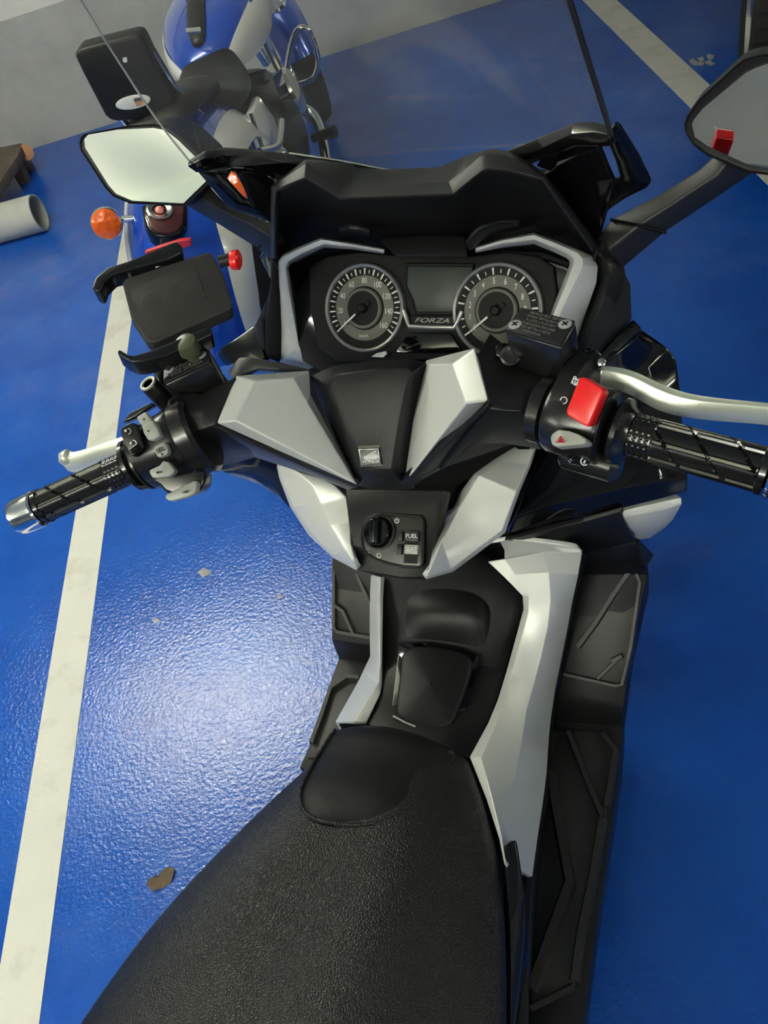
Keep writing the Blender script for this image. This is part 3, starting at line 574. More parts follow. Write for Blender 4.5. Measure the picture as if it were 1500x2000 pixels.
# black centre cover with chamfered sides and a rolled top
CPl = hplane((-.057, .690, 1.113), (.057, .690, 1.113), (0, .612, 1.022))
base = HP('604,735 650,714 724,704 800,700 832,708 806,830 788,948 745,950 700,949 650,845', CPl, -.016)
face = HP('640,752 655,732 724,722 795,716 806,728 786,830 771,928 745,930 713,930 672,840', CPl, .012)
ins = HP('660,772 670,762 724,755 785,750 792,760 778,835 765,915 745,917 722,916 685,845', CPl, .016)
n = len(base); low = [p + HM.to_3x3() @ V((0, .02, -.03)) for p in base]
mk('handlebar_centre_cover', ins + face + base + low, [tuple(range(n))] + [(k * n + i, k * n + (i + 1) % n, (k + 1) * n + (i + 1) % n, (k + 1) * n + i) for k in range(3) for i in range(n)] + [tuple(range(3 * n, 4 * n))], MT['plastic'], SC, 0, .006, 4, ang=50)
# emblem
eb = HP('702,878.4 738.5,876.8 743.5,906 707,907.5', CPl, .0190); em = plate('emblem', eb, .006, MT['embl'], SC, .0006); plate('emblem_well', HP('699,871 741,869 747,909 704,912', CPl, .0166), .003, MT['gloss'], em)
ex = (eb[1] - eb[0]).normalized(); en = ex.cross((eb[0] - eb[3])).normalized(); ey = en.cross(ex); ec = sum(eb, V()) / 4
tube('emblem_rim', [eb[0], eb[1], eb[2], eb[3], eb[0]], .0009, MT['chrome'], em, 8)
text('lettering', 'HONDA', HP('724.7,901.8', CPl, .0192)[0], ex, ey, .0040, MT['white'], em, sx=1.15)
def ce(t): return ' '.join(f'{690 + a * .04667:.2f},{860 + b * .04667:.2f}' for a, b in px(t))
for t, r in (('430,730 690,590 960,450', .0005), ('455,745 700,650 920,570', .00045), ('490,775 700,710 880,650', .00042), ('540,805 700,765 840,720', .0004), ('440,755 520,820 640,840 740,812', .0004)):
    tube('wing_mark', HP(ce(t), CPl, .0194), r, MT['white'], em, 6)
# right arm of the cover
U = lambda t, v: HR('y', v, t)
up_ = U('932,694 957,650 1010,692 1084,712', [.650, .695, .668, .645]); md = U('956,786 990,788 1020,786 1062,784', [.603, .603, .602, .612])
mk('handlebar_arm', up_ + U('953,781 995,740 1030,745 1072,750', [.605, .630, .628, .628]) + U('957,800 990,803 1018,803 1041,815', [.600, .598, .597, .600]) + U('862,918 915,870 963,862 1039,850', [.632, .640, .635, .607]) + U('798,952 868,914 1005,866 1058,879', [.618, .640, .650, .625]),
   grid([[0] * 4] * 5)[1], MT['plastic'], SC, .012, .004, 3, face=FS, ang=45, label='black right arm of the handlebar cover')
mk('handlebar_under_cover', U('790,948 830,912 880,862 930,815 957,796', [.613, .612, .610, .606, .601]) + U('800,953 862,918 900,882 930,866 965,861', [.622, .640, .645, .645, .642]), grid([[0] * 5] * 2)[1], MT['plastic'], SC, .01, .002, face=FS)
lathe('arm_collar', HM @ V((.205, .612, 1.108)), HM.to_3x3() @ V((.124, -.051, -.011)), [(-.016, .036), (-.012, .043), (.002, .043), (.006, .038), (.010, .030)], MT['plastic'], SC, 36)
# left arm
mk('handlebar_arm', U('462,734 420,752 394,768 350,764 328,780', [.650, .645, .637, .635, .618]) + U('440,782 420,792 395,800 362,805 334,812', [.628, .622, .616, .612, .603]) + U('424,828 412,833 395,840 372,850 350,859', [.605, .603, .600, .597, .592]) + U('500,874 450,875 420,880 390,888 362,884', [.632, .625, .620, .615, .605]) + U('500,892 460,903 428,912 402,918 380,905', [.668, .655, .640, .632, .622]),
   grid([[0] * 5] * 5)[1], MT['plastic'], SC, .012, .003, 3, face=FS, ang=40, label='black left arm of the handlebar cover')
mk('handlebar_under_cover', U('418,834 500,872 600,914 699,952', [.605, .605, .608, .613]) + U('430,912 500,894 624,934 680,958', [.640, .668, .655, .632]), grid([[0] * 4] * 2)[1], MT['plastic'], SC, .01, .002, face=FS)
# grips: ribbed rubber with diagonal grooves and a fine knurl at the inner end
def grip(s):
    A, B = V((s * .240, .5815, 1.1065)), V((s * .343, .5393, 1.0972)); t = (B - A).normalized(); u = t.cross(V((0, 0, 1))).normalized(); q = u.cross(t); L = (B - A).length
    rows = []; NS, NA = 96, 96
    for i in range(NS + 1):
        x = i / NS; row = []
        for j in range(NA):
            a = 2 * PI * j / NA; r = .0168
            if x < .04: r = .0205
            elif x < .24: r = .0172 + (.0007 if (i % 4 < 2) and (j % 4 < 2) else 0)
            elif x > .95: r = .0188
            else:
                g = abs(((a / (2 * PI)) * 8) % 1 - .5); d = abs((a / (2 * PI) * 3 + x * 3.4) % 1 - .5)
                r += .0010 if g < .36 else -.0006
                if d < .03: r -= .0018
            row.append(HM @ (A + t * (L * x) + (u * math.cos(a) + q * math.sin(a)) * r))
        rows.append(row)
    vs, fs = grid(rows, True); fs += [tuple(range(NA)), tuple(range(NS * NA, NS * NA + NA))]
    mk('handgrip', vs, fs, MT['rubber'], SC, ang=30, label='black rubber %s handgrip' % ('right' if s > 0 else 'left'))
    lathe('grip_flange', HM @ (A - t * .006), HM.to_3x3() @ t, [(0, .024), (.003, .0275), (.007, .0275), (.010, .022), (.014, .0185)], MT['rubber'], SC, 40)
    lathe('bar_end', HM @ (B + t * .002), HM.to_3x3() @ t, [(-.002, .012), (0, .0185), (.002, .020), (.024, .0195), (.028, .0185), (.0295, .015), (.0295, .0001)], MT['chrome'], SC, 48, label='polished bar end')
    return A, B, t
AL, BL, tL = grip(-1); AR, BR, tR = grip(1)
H3 = HM.to_3x3()
def barrel(name, A, t, prof, sc_=(1, 1)): return lathe(name, HM @ A, H3 @ t, prof, MT['gloss2'], SC, 48, ang=40, scale=sc_)
MT['gloss2'] = mat('satin_black_plastic', (.008, .008, .008), .24)
# ---- right switch housing
barrel('switch_housing', AR - tR * .010, -tR, [(0, .024), (.002, .029), (.008, .031), (.030, .0325), (.046, .0325), (.050, .030)], (1, 1.02))
barrel('switch_seam', AR - tR * .013, -tR, [(0, .0318), (.003, .0318)])
dR = .586
def D(t, d, e=0):
    ps = px(t); dd = d if isinstance(d, list) else [d] * len(ps); return [FS.p(a, b, 'd', v + e) for (a, b), v in zip(ps, dd)]
def pad(name, t, d, th, m, bev=.002, seg=3, label=None):
    return plate(name, D(t, d), th, m, SC, bev, FS, 0, seg, label)
pad('kill_switch', '1131,737 1140,736 1176,758 1178,766 1152,828 1146,834 1108,812 1105,803', [.581, .580, .572, .572, .579, .580, .590, .590], .014, MT['red'], .0025, 3, 'red engine stop rocker switch')
pad('hazard_switch', '1074,855 1078,846 1090,839 1110,841 1130,848 1143,857 1146,864 1138,868 1105,871 1085,873 1077,868', [.612] * 3 + [.604, .598, .592, .592, .594, .604, .610, .612], .012, MT['btn'], .002, 3, 'grey hazard switch')
tri = D('1095,852 1103,864 1086,864', .6015)
tube('hazard_mark', tri + [tri[0]], .0006, MT['redlens'], SC, 6); plate('hazard_mark', D('1095,855 1101,863 1089,863', .6025), .0006, MT['redlens'], SC)
def camtext(name, s, t, d, size, m, rot=0):
    o = D(t, d)[0]; a = math.radians(rot); q = px(t)[0]
    xd = D(f'{q[0] + 50 * math.cos(a)},{q[1] - 50 * math.sin(a)}', d)[0] - o; yd = D(f'{q[0] - 50 * math.sin(a)},{q[1] - 50 * math.cos(a)}', d)[0] - o
    return text(name, s, o, xd, yd, size, m, SC)
def arcmark(name, t, d, r, a0, a1, m, th=.0005):
    o = D(t, d)[0]; q = px(t)[0]; xd = (D(f'{q[0] + 50},{q[1]}', d)[0] - o).normalized(); nn = (FS.o - o).normalized(); return ringmark(name, o, r, xd, nn, m, SC, th, a0, a1)
arcmark('run_mark', '1101,782', .594, .0026, -PI * .55, PI * 1.0, MT['white'])
camtext('stop_mark', '%', '1123,745', .579, .009, MT['white'], -30); arcmark('stop_mark', '1123,745', .579, .0022, 0, 2 * PI, MT['white'], .0004)
lathe('starter_housing', HM @ (AR - tR * .030 + V((0, -.012, -.033))), H3 @ V((.9, -.35, -.1)), [(-.026, .010), (-.022, .014), (.020, .014), (.026, .008)], MT['gloss2'], SC, 24)
pad('starter_button', '1110,895 1122,889 1160,893 1166,900 1140,910 1118,906', [.632] * 6, .010, MT['gloss'], .0015)
arcmark('start_mark', '1142,901', .627, .0032, .3, PI * 1.7, MT['white']); camtext('start_mark', 's', '1142,901', .627, .006, MT['white'], -30)
# brake master clamp and lever pivot
lathe('clamp', HM @ (AR - tR * .062), H3 @ -tR, [(0, .026), (.002, .029), (.012, .029), (.014, .026)], MT['gloss2'], SC, 36)
lathe('lever_pivot', D('1146,706', .640)[0], V((0, 0, 1)), [(-.03, .013), (.0, .0135), (.004, .012), (.006, .008)], MT['gloss'], SC, 24)
lathe('pivot_screw', D('1175,707', .628)[0], V((.2, -.5, 1)), [(-.004, .0035), (0, .0035), (.001, .002)], MT['alu'], SC, 16)
pad('pivot_bracket', '1090,740 1120,690 1150,680 1180,700 1182,722 1165,738 1120,735', [.650] * 7, .02, MT['gloss2'], .003)
tube('clamp_strip', D('1088,754 1105,725 1121,700', [.625, .63, .635]), .0016, MT['greyplastic'], SC, 6)
# levers: a flat tapering blade
def lever(top, bot, dep, thick, label):
    a, b = D(top, dep), D(bot, dep); rows = [catmull([p + V((0, 0, -thick)) for p in a], 4), catmull(a, 4), catmull([p.lerp(q, .35) + V((0, -.003, .003)) for p, q in zip(a, b)], 4), catmull(b, 4), catmull([p + V((0, 0, -thick)) for p in b], 4)]
    vs, fs = grid(rows); L = len(rows[0]); fs += [(4 * L + i, 4 * L + i + 1, i + 1, i) for i in range(L - 1)] + [(0, L, 2 * L, 3 * L, 4 * L), tuple(L * k + L - 1 for k in range(5))]
    return mk('brake_lever', vs, fs, MT['lever'], SC, 0, .001, 2, ang=40, label=label)
lever('1178,714 1210,717 1245,727 1290,748 1340,766 1400,776 1470,783 1540,790', '1168,742 1190,744 1225,752 1280,782 1330,797 1400,806 1470,811 1540,818', [.640, .638, .634, .628, .620, .612, .604, .596], .010, 'polished right brake lever')
lever('250,850 225,856 190,868 160,878 140,882 128,880 118,882', '250,880 228,884 195,893 165,903 145,909 132,911 122,908', [.815, .82, .828, .835, .84, .842, .842], .010, 'polished left brake lever')
lathe('lever_ball', D('130,894', .845)[0], V((-.5, -.1, .6)), [(-.008, .004), (-.005, .0082), (0, .0093), (.005, .0082), (.009, .001)], MT['lever'], SC, 24)
# ---- left switch housing
barrel('switch_housing', AL - tL * .008, -tL, [(0, .023), (.002, .029), (.010, .031), (.034, .034), (.052, .036), (.056, .034)], (1.0, 1.1))
barrel('switch_seam', AL - tL * .010, -tL, [(0, .0312), (.0025, .0312)])
lathe('clamp', HM @ (AL - tL * .063), H3 @ -tL, [(0, .034), (.002, .037), (.016, .037), (.020, .033)], MT['gloss2'], SC, 40, scale=(1, 1.15))
LO = -.014
def c7(t): return ' '.join(f'{200 + a * .2:.1f},{640 + b * .2:.1f}' for a, b in px(t))
pad('switch_back', c7('190,930 260,830 480,725 500,760 420,810 330,880'), [.770] * 6, .012, MT['gloss2'], .003)
b1 = pad('dimmer_switch', c7('175,1000 190,970 280,925 310,930 335,960 400,1140 405,1170 330,1255 300,1255 270,1240 190,1080'), [v + LO for v in [.756] * 11], .016, MT['gloss2'], .003)
for t in ('265,1200 350,1140', '285,1225 370,1165', '305,1248 385,1190'): tube('finger_ridge', D(c7(t), .7535 + LO), .0012, MT['gloss'], SC, 6)
pad('beam_rocker', c7('325,870 420,812 480,900 440,945 370,950'), [v + LO for v in [.757, .757, .751, .751, .753]], .012, MT['btn'], .002)
pad('beam_rocker', c7('375,950 490,900 565,1050 500,1095 440,1100 400,1030'), [v + LO for v in [.752, .750, .748, .749, .750, .752]], .012, MT['btn'], .002)
plate('arrow_mark', D(c7('395,905 405,875 418,902'), .748 + LO), .0005, MT['gloss'], SC); plate('arrow_mark', D(c7('435,1005 462,1000 448,1020'), .747 + LO), .0005, MT['gloss'], SC)
pad('select_button', c7('500,1170 590,1120 620,1130 645,1200 635,1240 550,1270 530,1250'), [v + LO for v in [.744] * 7], .012, MT['btn'], .002)
camtext('lettering', 'SEL', c7('570,1195'), .7425 + LO, .0062, MT['gloss'], 28); plate('arrow_mark', D(c7('565,1235 590,1225 585,1250'), .7425 + LO), .0005, MT['gloss'], SC)
pad('turn_switch', c7('455,1395 560,1345 590,1300 640,1310 705,1390 700,1415 660,1450 520,1470 490,1465 465,1430'), [v + LO for v in [.745] * 10], .013, MT['btn'], .0025)
plate('arrow_mark', D(c7('520,1415 545,1400 545,1408 580,1405 580,1415 545,1420 545,1430'), .7425 + LO), .0005, MT['gloss'], SC)
pad('switch_lower_body', c7('480,1290 720,1240 830,1270 995,1400 1000,1500 985,1560 920,1610 700,1640 610,1610 550,1540 450,1480'), [.765] * 11, .035, MT['gloss2'], .006)
pad('horn_button', c7('610,1660 620,1630 700,1590 900,1490 925,1510 920,1590 900,1625 830,1655 680,1695 640,1690'), [v + LO for v in [.748] * 10], .014, MT['btn'], .003, 3, 'grey horn button')
plate('horn_mark', D(c7('778,1608 800,1600 830,1585 838,1610 800,1615'), .7455 + LO), .0005, MT['gloss'], SC)
arcmark('lamp_mark', c7('250,1012'), .7535 + LO, .0028, -1.6, 1.7, MT['btn'], .0005); arcmark('lamp_mark', c7('300,1128'), .7535 + LO, .0030, -1.6, 1.7, MT['white'], .0005)
for dy in (-8, 0, 8):
    for c_ in ((215, 1008), (268, 1130)): tube('lamp_mark', D(c7(f'{c_[0]},{c_[1] + dy} {c_[0] + 20},{c_[1] + dy - 4}'), .7535 + LO), .0004, MT['white'], SC, 5)
# ---- fluid reservoirs
def reservoir(t, z, h, label, flip, sx):
    top = [Hf.p(a, b, 'z', z) for a, b in px(t)]
    bd = prism('fluid_reservoir', hs(top), H3 @ V((0, 0, -h)), MT['gloss2'], SC, .003, 3, label)
    c = sum(top, V()) / 4; ex_ = ((top[1] - top[0]) + (top[2] - top[3])).normalized(); ey_ = V((0, 0, 1)).cross(ex_)
    cap_ = prism('reservoir_cap', hs([c + (p - c) * .97 + V((0, 0, .0025)) for p in top]), H3 @ V((0, 0, -.003)), MT['greyplastic2'], bd, .001)
    w_ = (top[1] - top[0]).length; d_ = (top[3] - top[0]).length
    for s in (-1, 1):
        sp = c + ex_ * s * w_ * .36 + ey_ * s * d_ * sx; lathe('screw', HM @ (sp + V((0, 0, .0025))), H3 @ V((0, 0, 1)), [(-.001, .0055), (.0008, .0055), (.0012, .004)], MT['greyprint'], bd, 20)
        for k in (0, 1): box('screw_slot', HM @ (sp + V((0, 0, .0038))), (.006, .0012, .0004), MT['gloss'], bd, (HM.to_3x3() @ M.Rotation(.6 + k * PI / 2, 3, 'Z')))
    for k, l in enumerate(('WARNING', 'CLEAN FILLER CAP', 'BEFORE REMOVING', 'USE ONLY DOT 4', 'BRAKE FLUID FROM', 'SEALED CONTAINER')):
        o = c + ey_ * flip * (.011 - .0044 * k) + V((0, 0, .0026)); text('lettering', l, HM @ o, H3 @ ex_ * flip, H3 @ ey_ * flip, .0037, MT['dimprint'], bd)
    return bd
MT['dimprint'] = mat('dim_grey_print', (.11, .11, .105), .5); MT['greyplastic2'] = mat('smooth_black_cap', (.012, .012, .012), .38)
reservoir('1018,603 1126,630 1096,679 985,646', 1.170, .040, 'black brake fluid reservoir on the right bar', -1, .25)
reservoir('320,714 405,675 413,709 320,752', 1.165, .035, 'black brake fluid reservoir on the left bar', 1, 0)
pad('reservoir_bracket', '400,735 425,720 445,745 430,765 395,770 330,785 325,765', [.80] * 7, .025, MT['gloss2'], .004)
# stub of a mirror mount, left, with an open metal end
a = D('289,749', .775)[0]; b = D('330,790', .800)[0]
lathe('mirror_stub', a, (b - a), [(0, .0055), (0, .0085), (.002, .0095), ((b - a).length, .0105)], MT['gloss2'], SC, 24, cap=False)
lathe('stub_rim', a, (b - a), [(0, .0062), (-.0012, .0068), (-.0012, .0088), (.0005, .0092)], MT['btn'], SC, 24, cap=False)
pad('arm_bolt_recess', '968,674 985,668 1005,676 1020,690 1015,705 985,706 968,695', [.665] * 7, .012, MT['gloss'], .002)
lathe('arm_bolt', D('997,694', .662)[0], V((.1, -.6, .8)), [(-.01, .009), (0, .009), (.001, .007), (.0005, .005)], MT['gloss2'], SC, 20)
# ================================================================== screen, brackets, mirrors, running gear
# ---- windscreen brackets
rows = [S.row('y', [.835, .84, .86, .90, .93, .95, .96], '367,314 400,293 440,287 500,291 564,299 660,313 770,334'), S.row('y', [.815, .825, .845, .885, .915, .94, .955], '366,324 400,308 440,303 500,306 560,318 640,330 735,336'), S.row('y', [.825, .835, .855, .89, .91, .93, .95], '384,338 415,333 450,328 486,328 535,350 600,345 700,340')]
sheet('screen_bracket', rows, MT['gloss'], SC, .008, .004, 0, seg=3, ang=50, label='gloss black left windscreen bracket')
tube('bracket_edge', S.row('y', [.93, .945, .962], '564,299 660,313 770,334'), .0012, MT['chrome'], SC, 6)
rows = [S.row('y', [.835, .84, .85, .86, .89, .93], '1197,268 1188,243 1160,236 1121,239 1049,270 985,297'), S.row('y', [.82, .825, .835, .85, .88, .92], '1197,278 1186,262 1160,258 1115,262 1060,290 1005,312'), S.row('y', [.83, .835, .845, .86, .88, .92], '1195,284 1183,286 1155,286 1120,286 1095,298 1035,322')]
sheet('screen_bracket', rows, MT['gloss3'] if 'gloss3' in MT else MT['gloss'], SC, .008, .004, 0, seg=3, ang=50, label='gloss black right windscreen bracket')
sheet('bracket_fillet', [S.row('y', [.88, .89, .90], '1095,296 1088,315 1075,336'), S.row('y', [.89, .90, .91], '1070,290 1060,305 1045,325')], MT['gloss'], SC, .008, .002)
def frame_panel(outer_t, slot_t, yo, ys, label):
    o = S.row('y', yo, outer_t); i = S.row('y', ys, slot_t); n = len(o); k = len(i); vs = o + i; fs = []
    a = b = 0
    def near(p): return min(range(k), key=lambda q: (px(slot_t)[q][0] - p[0]) ** 2 + (px(slot_t)[q][1] - p[1]) ** 2)
    mp = [near(p) for p in px(outer_t)]
    for q in range(n):
        r = (q + 1) % n; m0, m1 = mp[q], mp[r]; f = [q, r, n + m1]; c = m1
        step = -1 if (m1 - m0) % k <= k // 2 else 1
        while c != m0: c = (c + step) % k; f.append(n + c)
        fs.append(tuple(f))
    return mk('screen_bracket_panel', vs, fs, MT['gloss'], SC, .005, .0015, 2, face=FS, label=label)
frame_panel('387,337 412,366 441,400 456,410 500,424 533,437 535,385 536,352 508,334 480,328 450,328 415,333', '432,338 443,353 460,373 476,390 482,392 486,386 478,366 466,340 459,330 446,330', [.84, .855, .87, .875, .89, .90, .905, .91, .90, .89, .87, .85], [.855, .86, .868, .875, .878, .88, .88, .878, .875, .862], 'gloss black slotted panel behind the left mirror stem')
frame_panel('1048,350 1085,318 1098,295 1122,285 1168,286 1199,247 1208,247 1224,268 1248,308 1271,357 1263,367 1220,388 1188,411 1183,430 1168,478 1100,425', '1168,287 1191,286 1203,315 1211,345 1209,354 1199,355 1193,347 1180,316', [.92, .91, .90, .89, .865, .85, .85, .86, .87, .88, .885, .895, .90, .905, .91, .915], [.868, .86, .868, .876, .878, .88, .88, .874], 'gloss black slotted panel behind the right mirror stem')
# ---- windscreen
def scr(t): return [(a, b) for a, b in px(t)]
Lp, Rp = scr('384,332 330,265 285,203 240,133 203,75 160,5 105,-85 75,-170'), scr('1197,278 1186,238 1172,192 1152,130 1133,68 1112,0 1085,-85 1060,-165')
ys = [.832, .828, .822, .812, .80, .785, .765, .745]; rows = []
for a, b, y in zip(Lp, Rp, ys):
    l, r = S.p(*a, 'y', y), S.p(*b, 'y', y); z = (l.z + r.z) / 2; h = (r.x - l.x) / 2; c = (r.x + l.x) / 2; row = []
    for j in range(17):
        u = j / 8 - 1; p = l.lerp(r, j / 16); p.y += .075 * (1 - abs(u) ** 1.9); row.append(p)
    rows.append(row)
top = [V((p.x * .8, p.y - .012, p.z + .035 * (1 - abs(j / 8 - 1) ** 2))) for j, p in enumerate(rows[-1])]; rows.append(top)
low = [V((p.x, p.y + .03 * (1 - abs(j / 8 - 1) ** 2), p.z - .05 * (1 - abs(j / 8 - 1) ** 2))) for j, p in enumerate(rows[0])]; rows.insert(0, low)
sheet('windscreen', rows, MT['glass'], SC, .003, 0, 1, ang=60, label='clear smoked windscreen')
MT['edge'] = mat('screen_edge_highlight', (.32, .32, .30), .3); MT['edgedark'] = mat('screen_edge_dark', (.015, .015, .015), .3)  # left edge paler: its highlight is put into the colour
tube('screen_edge', catmull([r[0] for r in rows[1:]], 4), .0011, MT['edge'], SC, 6)
tube('screen_edge', catmull([r[-1] for r in rows[1:]], 4), .0023, MT['edgedark'], SC, 8)
# ---- mirrors: set so that the eye sees `to` in the glass
def aim(c, to):
    p = S.p(*c); return ((S.o - p).normalized() + (V(to) - p).normalized()).normalized()
def mirror(glass, shell, c, nrm, depth, label):
    P0 = S.p(*c); nn = V(nrm).normalized(); nn = nn if nn.dot(S.o - P0) > 0 else -nn
    g = [S.p(a, b, 'pl', (P0, nn)) for a, b in px(glass)]; s = [S.p(a, b, 'pl', (P0, nn)) for a, b in px(shell)]
    n = len(s); cs = sum(s, V()) / n
    r1 = s; r2 = [p - nn * depth * .5 + (p - cs) * .01 for p in s]; r3 = [cs + (p - cs) * .72 - nn * depth for p in s]; gi = [cs + (p - cs) * .97 - nn * .003 for p in s]
    vs = gi + r1 + r2 + r3; fs = [tuple(range(n))] + [(k * n + i, k * n + (i + 1) % n, (k + 1) * n + (i + 1) % n, (k + 1) * n + i) for k in range(3) for i in range(n)] + [tuple(range(3 * n, 4 * n))]
    mk('mirror_housing', vs, fs, MT['plastic'], SC, 0, .003, 3, ang=50, label='black %s mirror housing' % label)
    prism('mirror_glass', [p - nn * .0005 for p in g], -nn * .002, MT['mirror'], SC, 0, label='reflecting %s mirror glass' % label)
mirror('164,272 172,263 230,253 300,250 322,254 347,273 386,311 399,343 402,354 358,397 258,392 226,378 212,362 166,289', '154,279 157,268 164,261 250,245 300,242 326,246 352,265 392,304 406,342 408,357 360,403 253,398 220,384 205,368 156,293', (280, 320, 'y', .93), aim((280, 320, 'y', .93), MS.inverted() @ V((-2.6, -1.2, CZ))), .05, 'left')
mirror('1351,243 1355,234 1373,212 1456,143 1476,133 1500,125 1580,122 1604,150 1606,250 1575,325 1500,329 1463,323 1383,286 1357,268', '1336,243 1341,227 1364,195 1434,130 1452,116 1477,108 1500,105 1590,102 1622,135 1624,260 1585,342 1500,343 1460,338 1379,304 1353,284 1338,260', (1415, 262, 'y', .90), aim((1415, 262, 'y', .90), D('1140,785', .575)[0]), .05, 'right')
rows = [S.row('y', [.97, .975, .98, .985], '250,244 312,228 345,224 376,232'), S.row('y', [.95, .955, .96, .965], '250,250 320,248 360,262 395,290'), S.row('y', [.985, .99, .985, .98], '376,232 405,252 432,282 446,306'), S.row('y', [.96, .96, .95, .94], '395,290 405,330 412,350 420,350')]
sheet('mirror_back', rows[:2], MT['plastic'], SC, .02, .004); sheet('mirror_back', [rows[2], rows[3]], MT['plastic'], SC, .02, .004)
rows = [S.row('y', [.95, .945, .93, .91], '398,352 440,397 482,417 536,438'), S.row('y', [.94, .925, .91, .895], '388,382 440,414 485,436 532,465'), S.row('y', [.955, .935, .92, .905], '362,400 430,440 500,483 536,511')]
sheet('mirror_stem', rows, MT['greyplastic'], SC, .02, .004, seg=3, label='black left mirror stem')
rows = [S.row('y', [.93, .93, .925, .915, .91], '1395,300 1361,331 1275,385 1191,427 1168,458'), S.row('y', [.915, .912, .905, .895, .89], '1420,318 1402,343 1322,394 1252,439 1186,492'), S.row('y', [.935, .93, .925, .915, .90], '1480,335 1450,355 1380,402 1303,453 1216,527')]
sheet('mirror_stem', rows, MT['greyplastic'], SC, .02, .004, seg=3, label='black right mirror stem')
tube('stem_seam', S.row('y', [.911, .893, .911], '1193,429 1252,441 1301,455'), .0016, MT['gloss'], SC, 6); tube('stem_seam', S.row('y', [.903, .915], '532,463 502,484'), .0014, MT['gloss'], SC, 6)
# ---- wheels, stand and hidden hull
def wheel(name, c, r, w_, parent, rimm, nsp=5, axis=(1, 0, 0), tread=36):
    c = V(c); a = V(axis)
    ty = lathe(name, c, a, [(-w_ * .38, r * .70), (-w_ * .48, r * .78), (-w_ * .5, r * .88), (-w_ * .42, r * .95), (-w_ * .2, r * .99), (0, r), (w_ * .2, r * .99), (w_ * .42, r * .95), (w_ * .5, r * .88), (w_ * .48, r * .78), (w_ * .38, r * .70)], MT['tyre'], parent, 56, ang=50, cap=False)
    lathe('wheel_rim', c, a, [(-w_ * .40, r * .72), (-w_ * .42, r * .70), (-w_ * .34, r * .64), (w_ * .34, r * .64), (w_ * .42, r * .70), (w_ * .40, r * .72)], rimm, ty, 48, cap=False)
    lathe('wheel_hub', c, a, [(-w_ * .42, .001), (-w_ * .42, r * .16), (w_ * .42, r * .16), (w_ * .42, .001)], rimm, ty, 24)
    u = a.cross(V((0, 0, 1))).normalized()
    for k in range(nsp):
        t = 2 * PI * k / nsp + .3; d = u * math.cos(t) + V((0, 0, 1)) * math.sin(t); tube('wheel_spoke', [c + d * r * .12 + a * w_ * .15, c + d * r * .68 + a * w_ * .25], [r * .085, r * .06], rimm, ty, 8)
    return ty
wheel('front_wheel', (0, 1.27, .29), .29, .115, SC, MT['alu']); wheel('rear_wheel', (0, -.24, .29), .29, .14, SC, MT['alu'])
def loft(name, secs, m, sub=2, label=None):
    """secs = (y, half width, z low, z high)"""
    rows = []
    for y, h, z0, z1 in secs:
        rows.append([V((-h * .7, y, z0)), V((h * .7, y, z0)), V((h, y, z0 + (z1 - z0) * .3)), V((h, y, z0 + (z1 - z0) * .75)), V((h * .6, y, z1)), V((-h * .6, y, z1)), V((-h, y, z0 + (z1 - z0) * .75)), V((-h, y, z0 + (z1 - z0) * .3))])
    vs, fs = grid(rows, True); fs += [tuple(range(8)), tuple(range(len(vs) - 8, len(vs)))]
    return mk(name, vs, fs, m, SC, sub=sub, ang=50, label=label)
loft('belly_cover', [(-.10, .10, .18, .36), (.2, .13, .16, .37), (.5, .14, .16, .40), (.75, .13, .18, .45), (.92, .10, .25, .50)], MT['plastic'])
loft('tail_body', [(.40, .11, .36, .60), (.15, .15, .36, .63), (-.1, .17, .40, .64), (-.4, .16, .46, .68), (-.75, .11, .55, .72), (-.92, .05, .62, .72)], MT['gloss'])
loft('nose_cowl', [(.84, .20, .60, .80), (.95, .22, .58, .90), (1.08, .20, .58, .92), (1.2, .15, .60, .86), (1.32, .06, .66, .78)], MT['gloss'])
loft('front_fender', [(.98, .05, .42, .50), (1.1, .072, .50, .60), (1.27, .075, .54, .64), (1.42, .07, .50, .59), (1.55, .04, .38, .46)], MT['gloss'])
for s in (-1, 1):
    tube('fork_leg', [(s * .085, 1.27, .29), (s * .085, 1.12, .62)], .02, MT['alu'], SC, 14)
    tube('swing_arm', [(s * .11, -.24, .29), (s * .12, .15, .30)], .028, MT['engine'], SC, 10)
    tube('stand_leg', [(s * .11, .12, .24), (s * .15, .05, .014)], .014, MT['engine'], SC, 10)
# ================================================================== phone holder clamped to the left bar
PH = thing('phone_holder', 'empty black claw phone holder clamped on the left end of the handlebar', 'phone holder', MS)
def pp(name, t, d, th, m, bev=.002, seg=3): return plate(name, D(t, d), th, m, PH, bev, FS, 0, seg)
def c3(t): return ' '.join(f'{170 + a * .26667:.1f},{360 + b * .26667:.1f}' for a, b in px(t))
def dd(t, base=.79): return [base + .00022 * (590 - b) + .00004 * (a - 340) for a, b in px(t)]
t = c3('258,715 290,685 880,495 905,500 930,530 1000,660 1062,870 1058,900 1030,920 510,1150 470,1155 430,1140 320,970 262,740'); body = pp('cradle', t, dd(t, .775), .018, MT['cradle'] if 'cradle' in MT else MT['mattblack'], .004)
t = c3('35,755 60,680 150,605 300,560 620,425 650,415 690,440 695,500 600,545 330,620 180,660 120,720 100,780 70,785'); pp('upper_claw', t, dd(t, .772), .022, MT['gloss2'], .004)
t = c3('215,1225 235,1205 300,1245 345,1250 450,1220 600,1160 850,1050 900,1045 920,1075 910,1100 700,1200 560,1260 400,1300 330,1300 270,1270'); pp('lower_claw', t, dd(t, .765), .024, MT['gloss2'], .004)
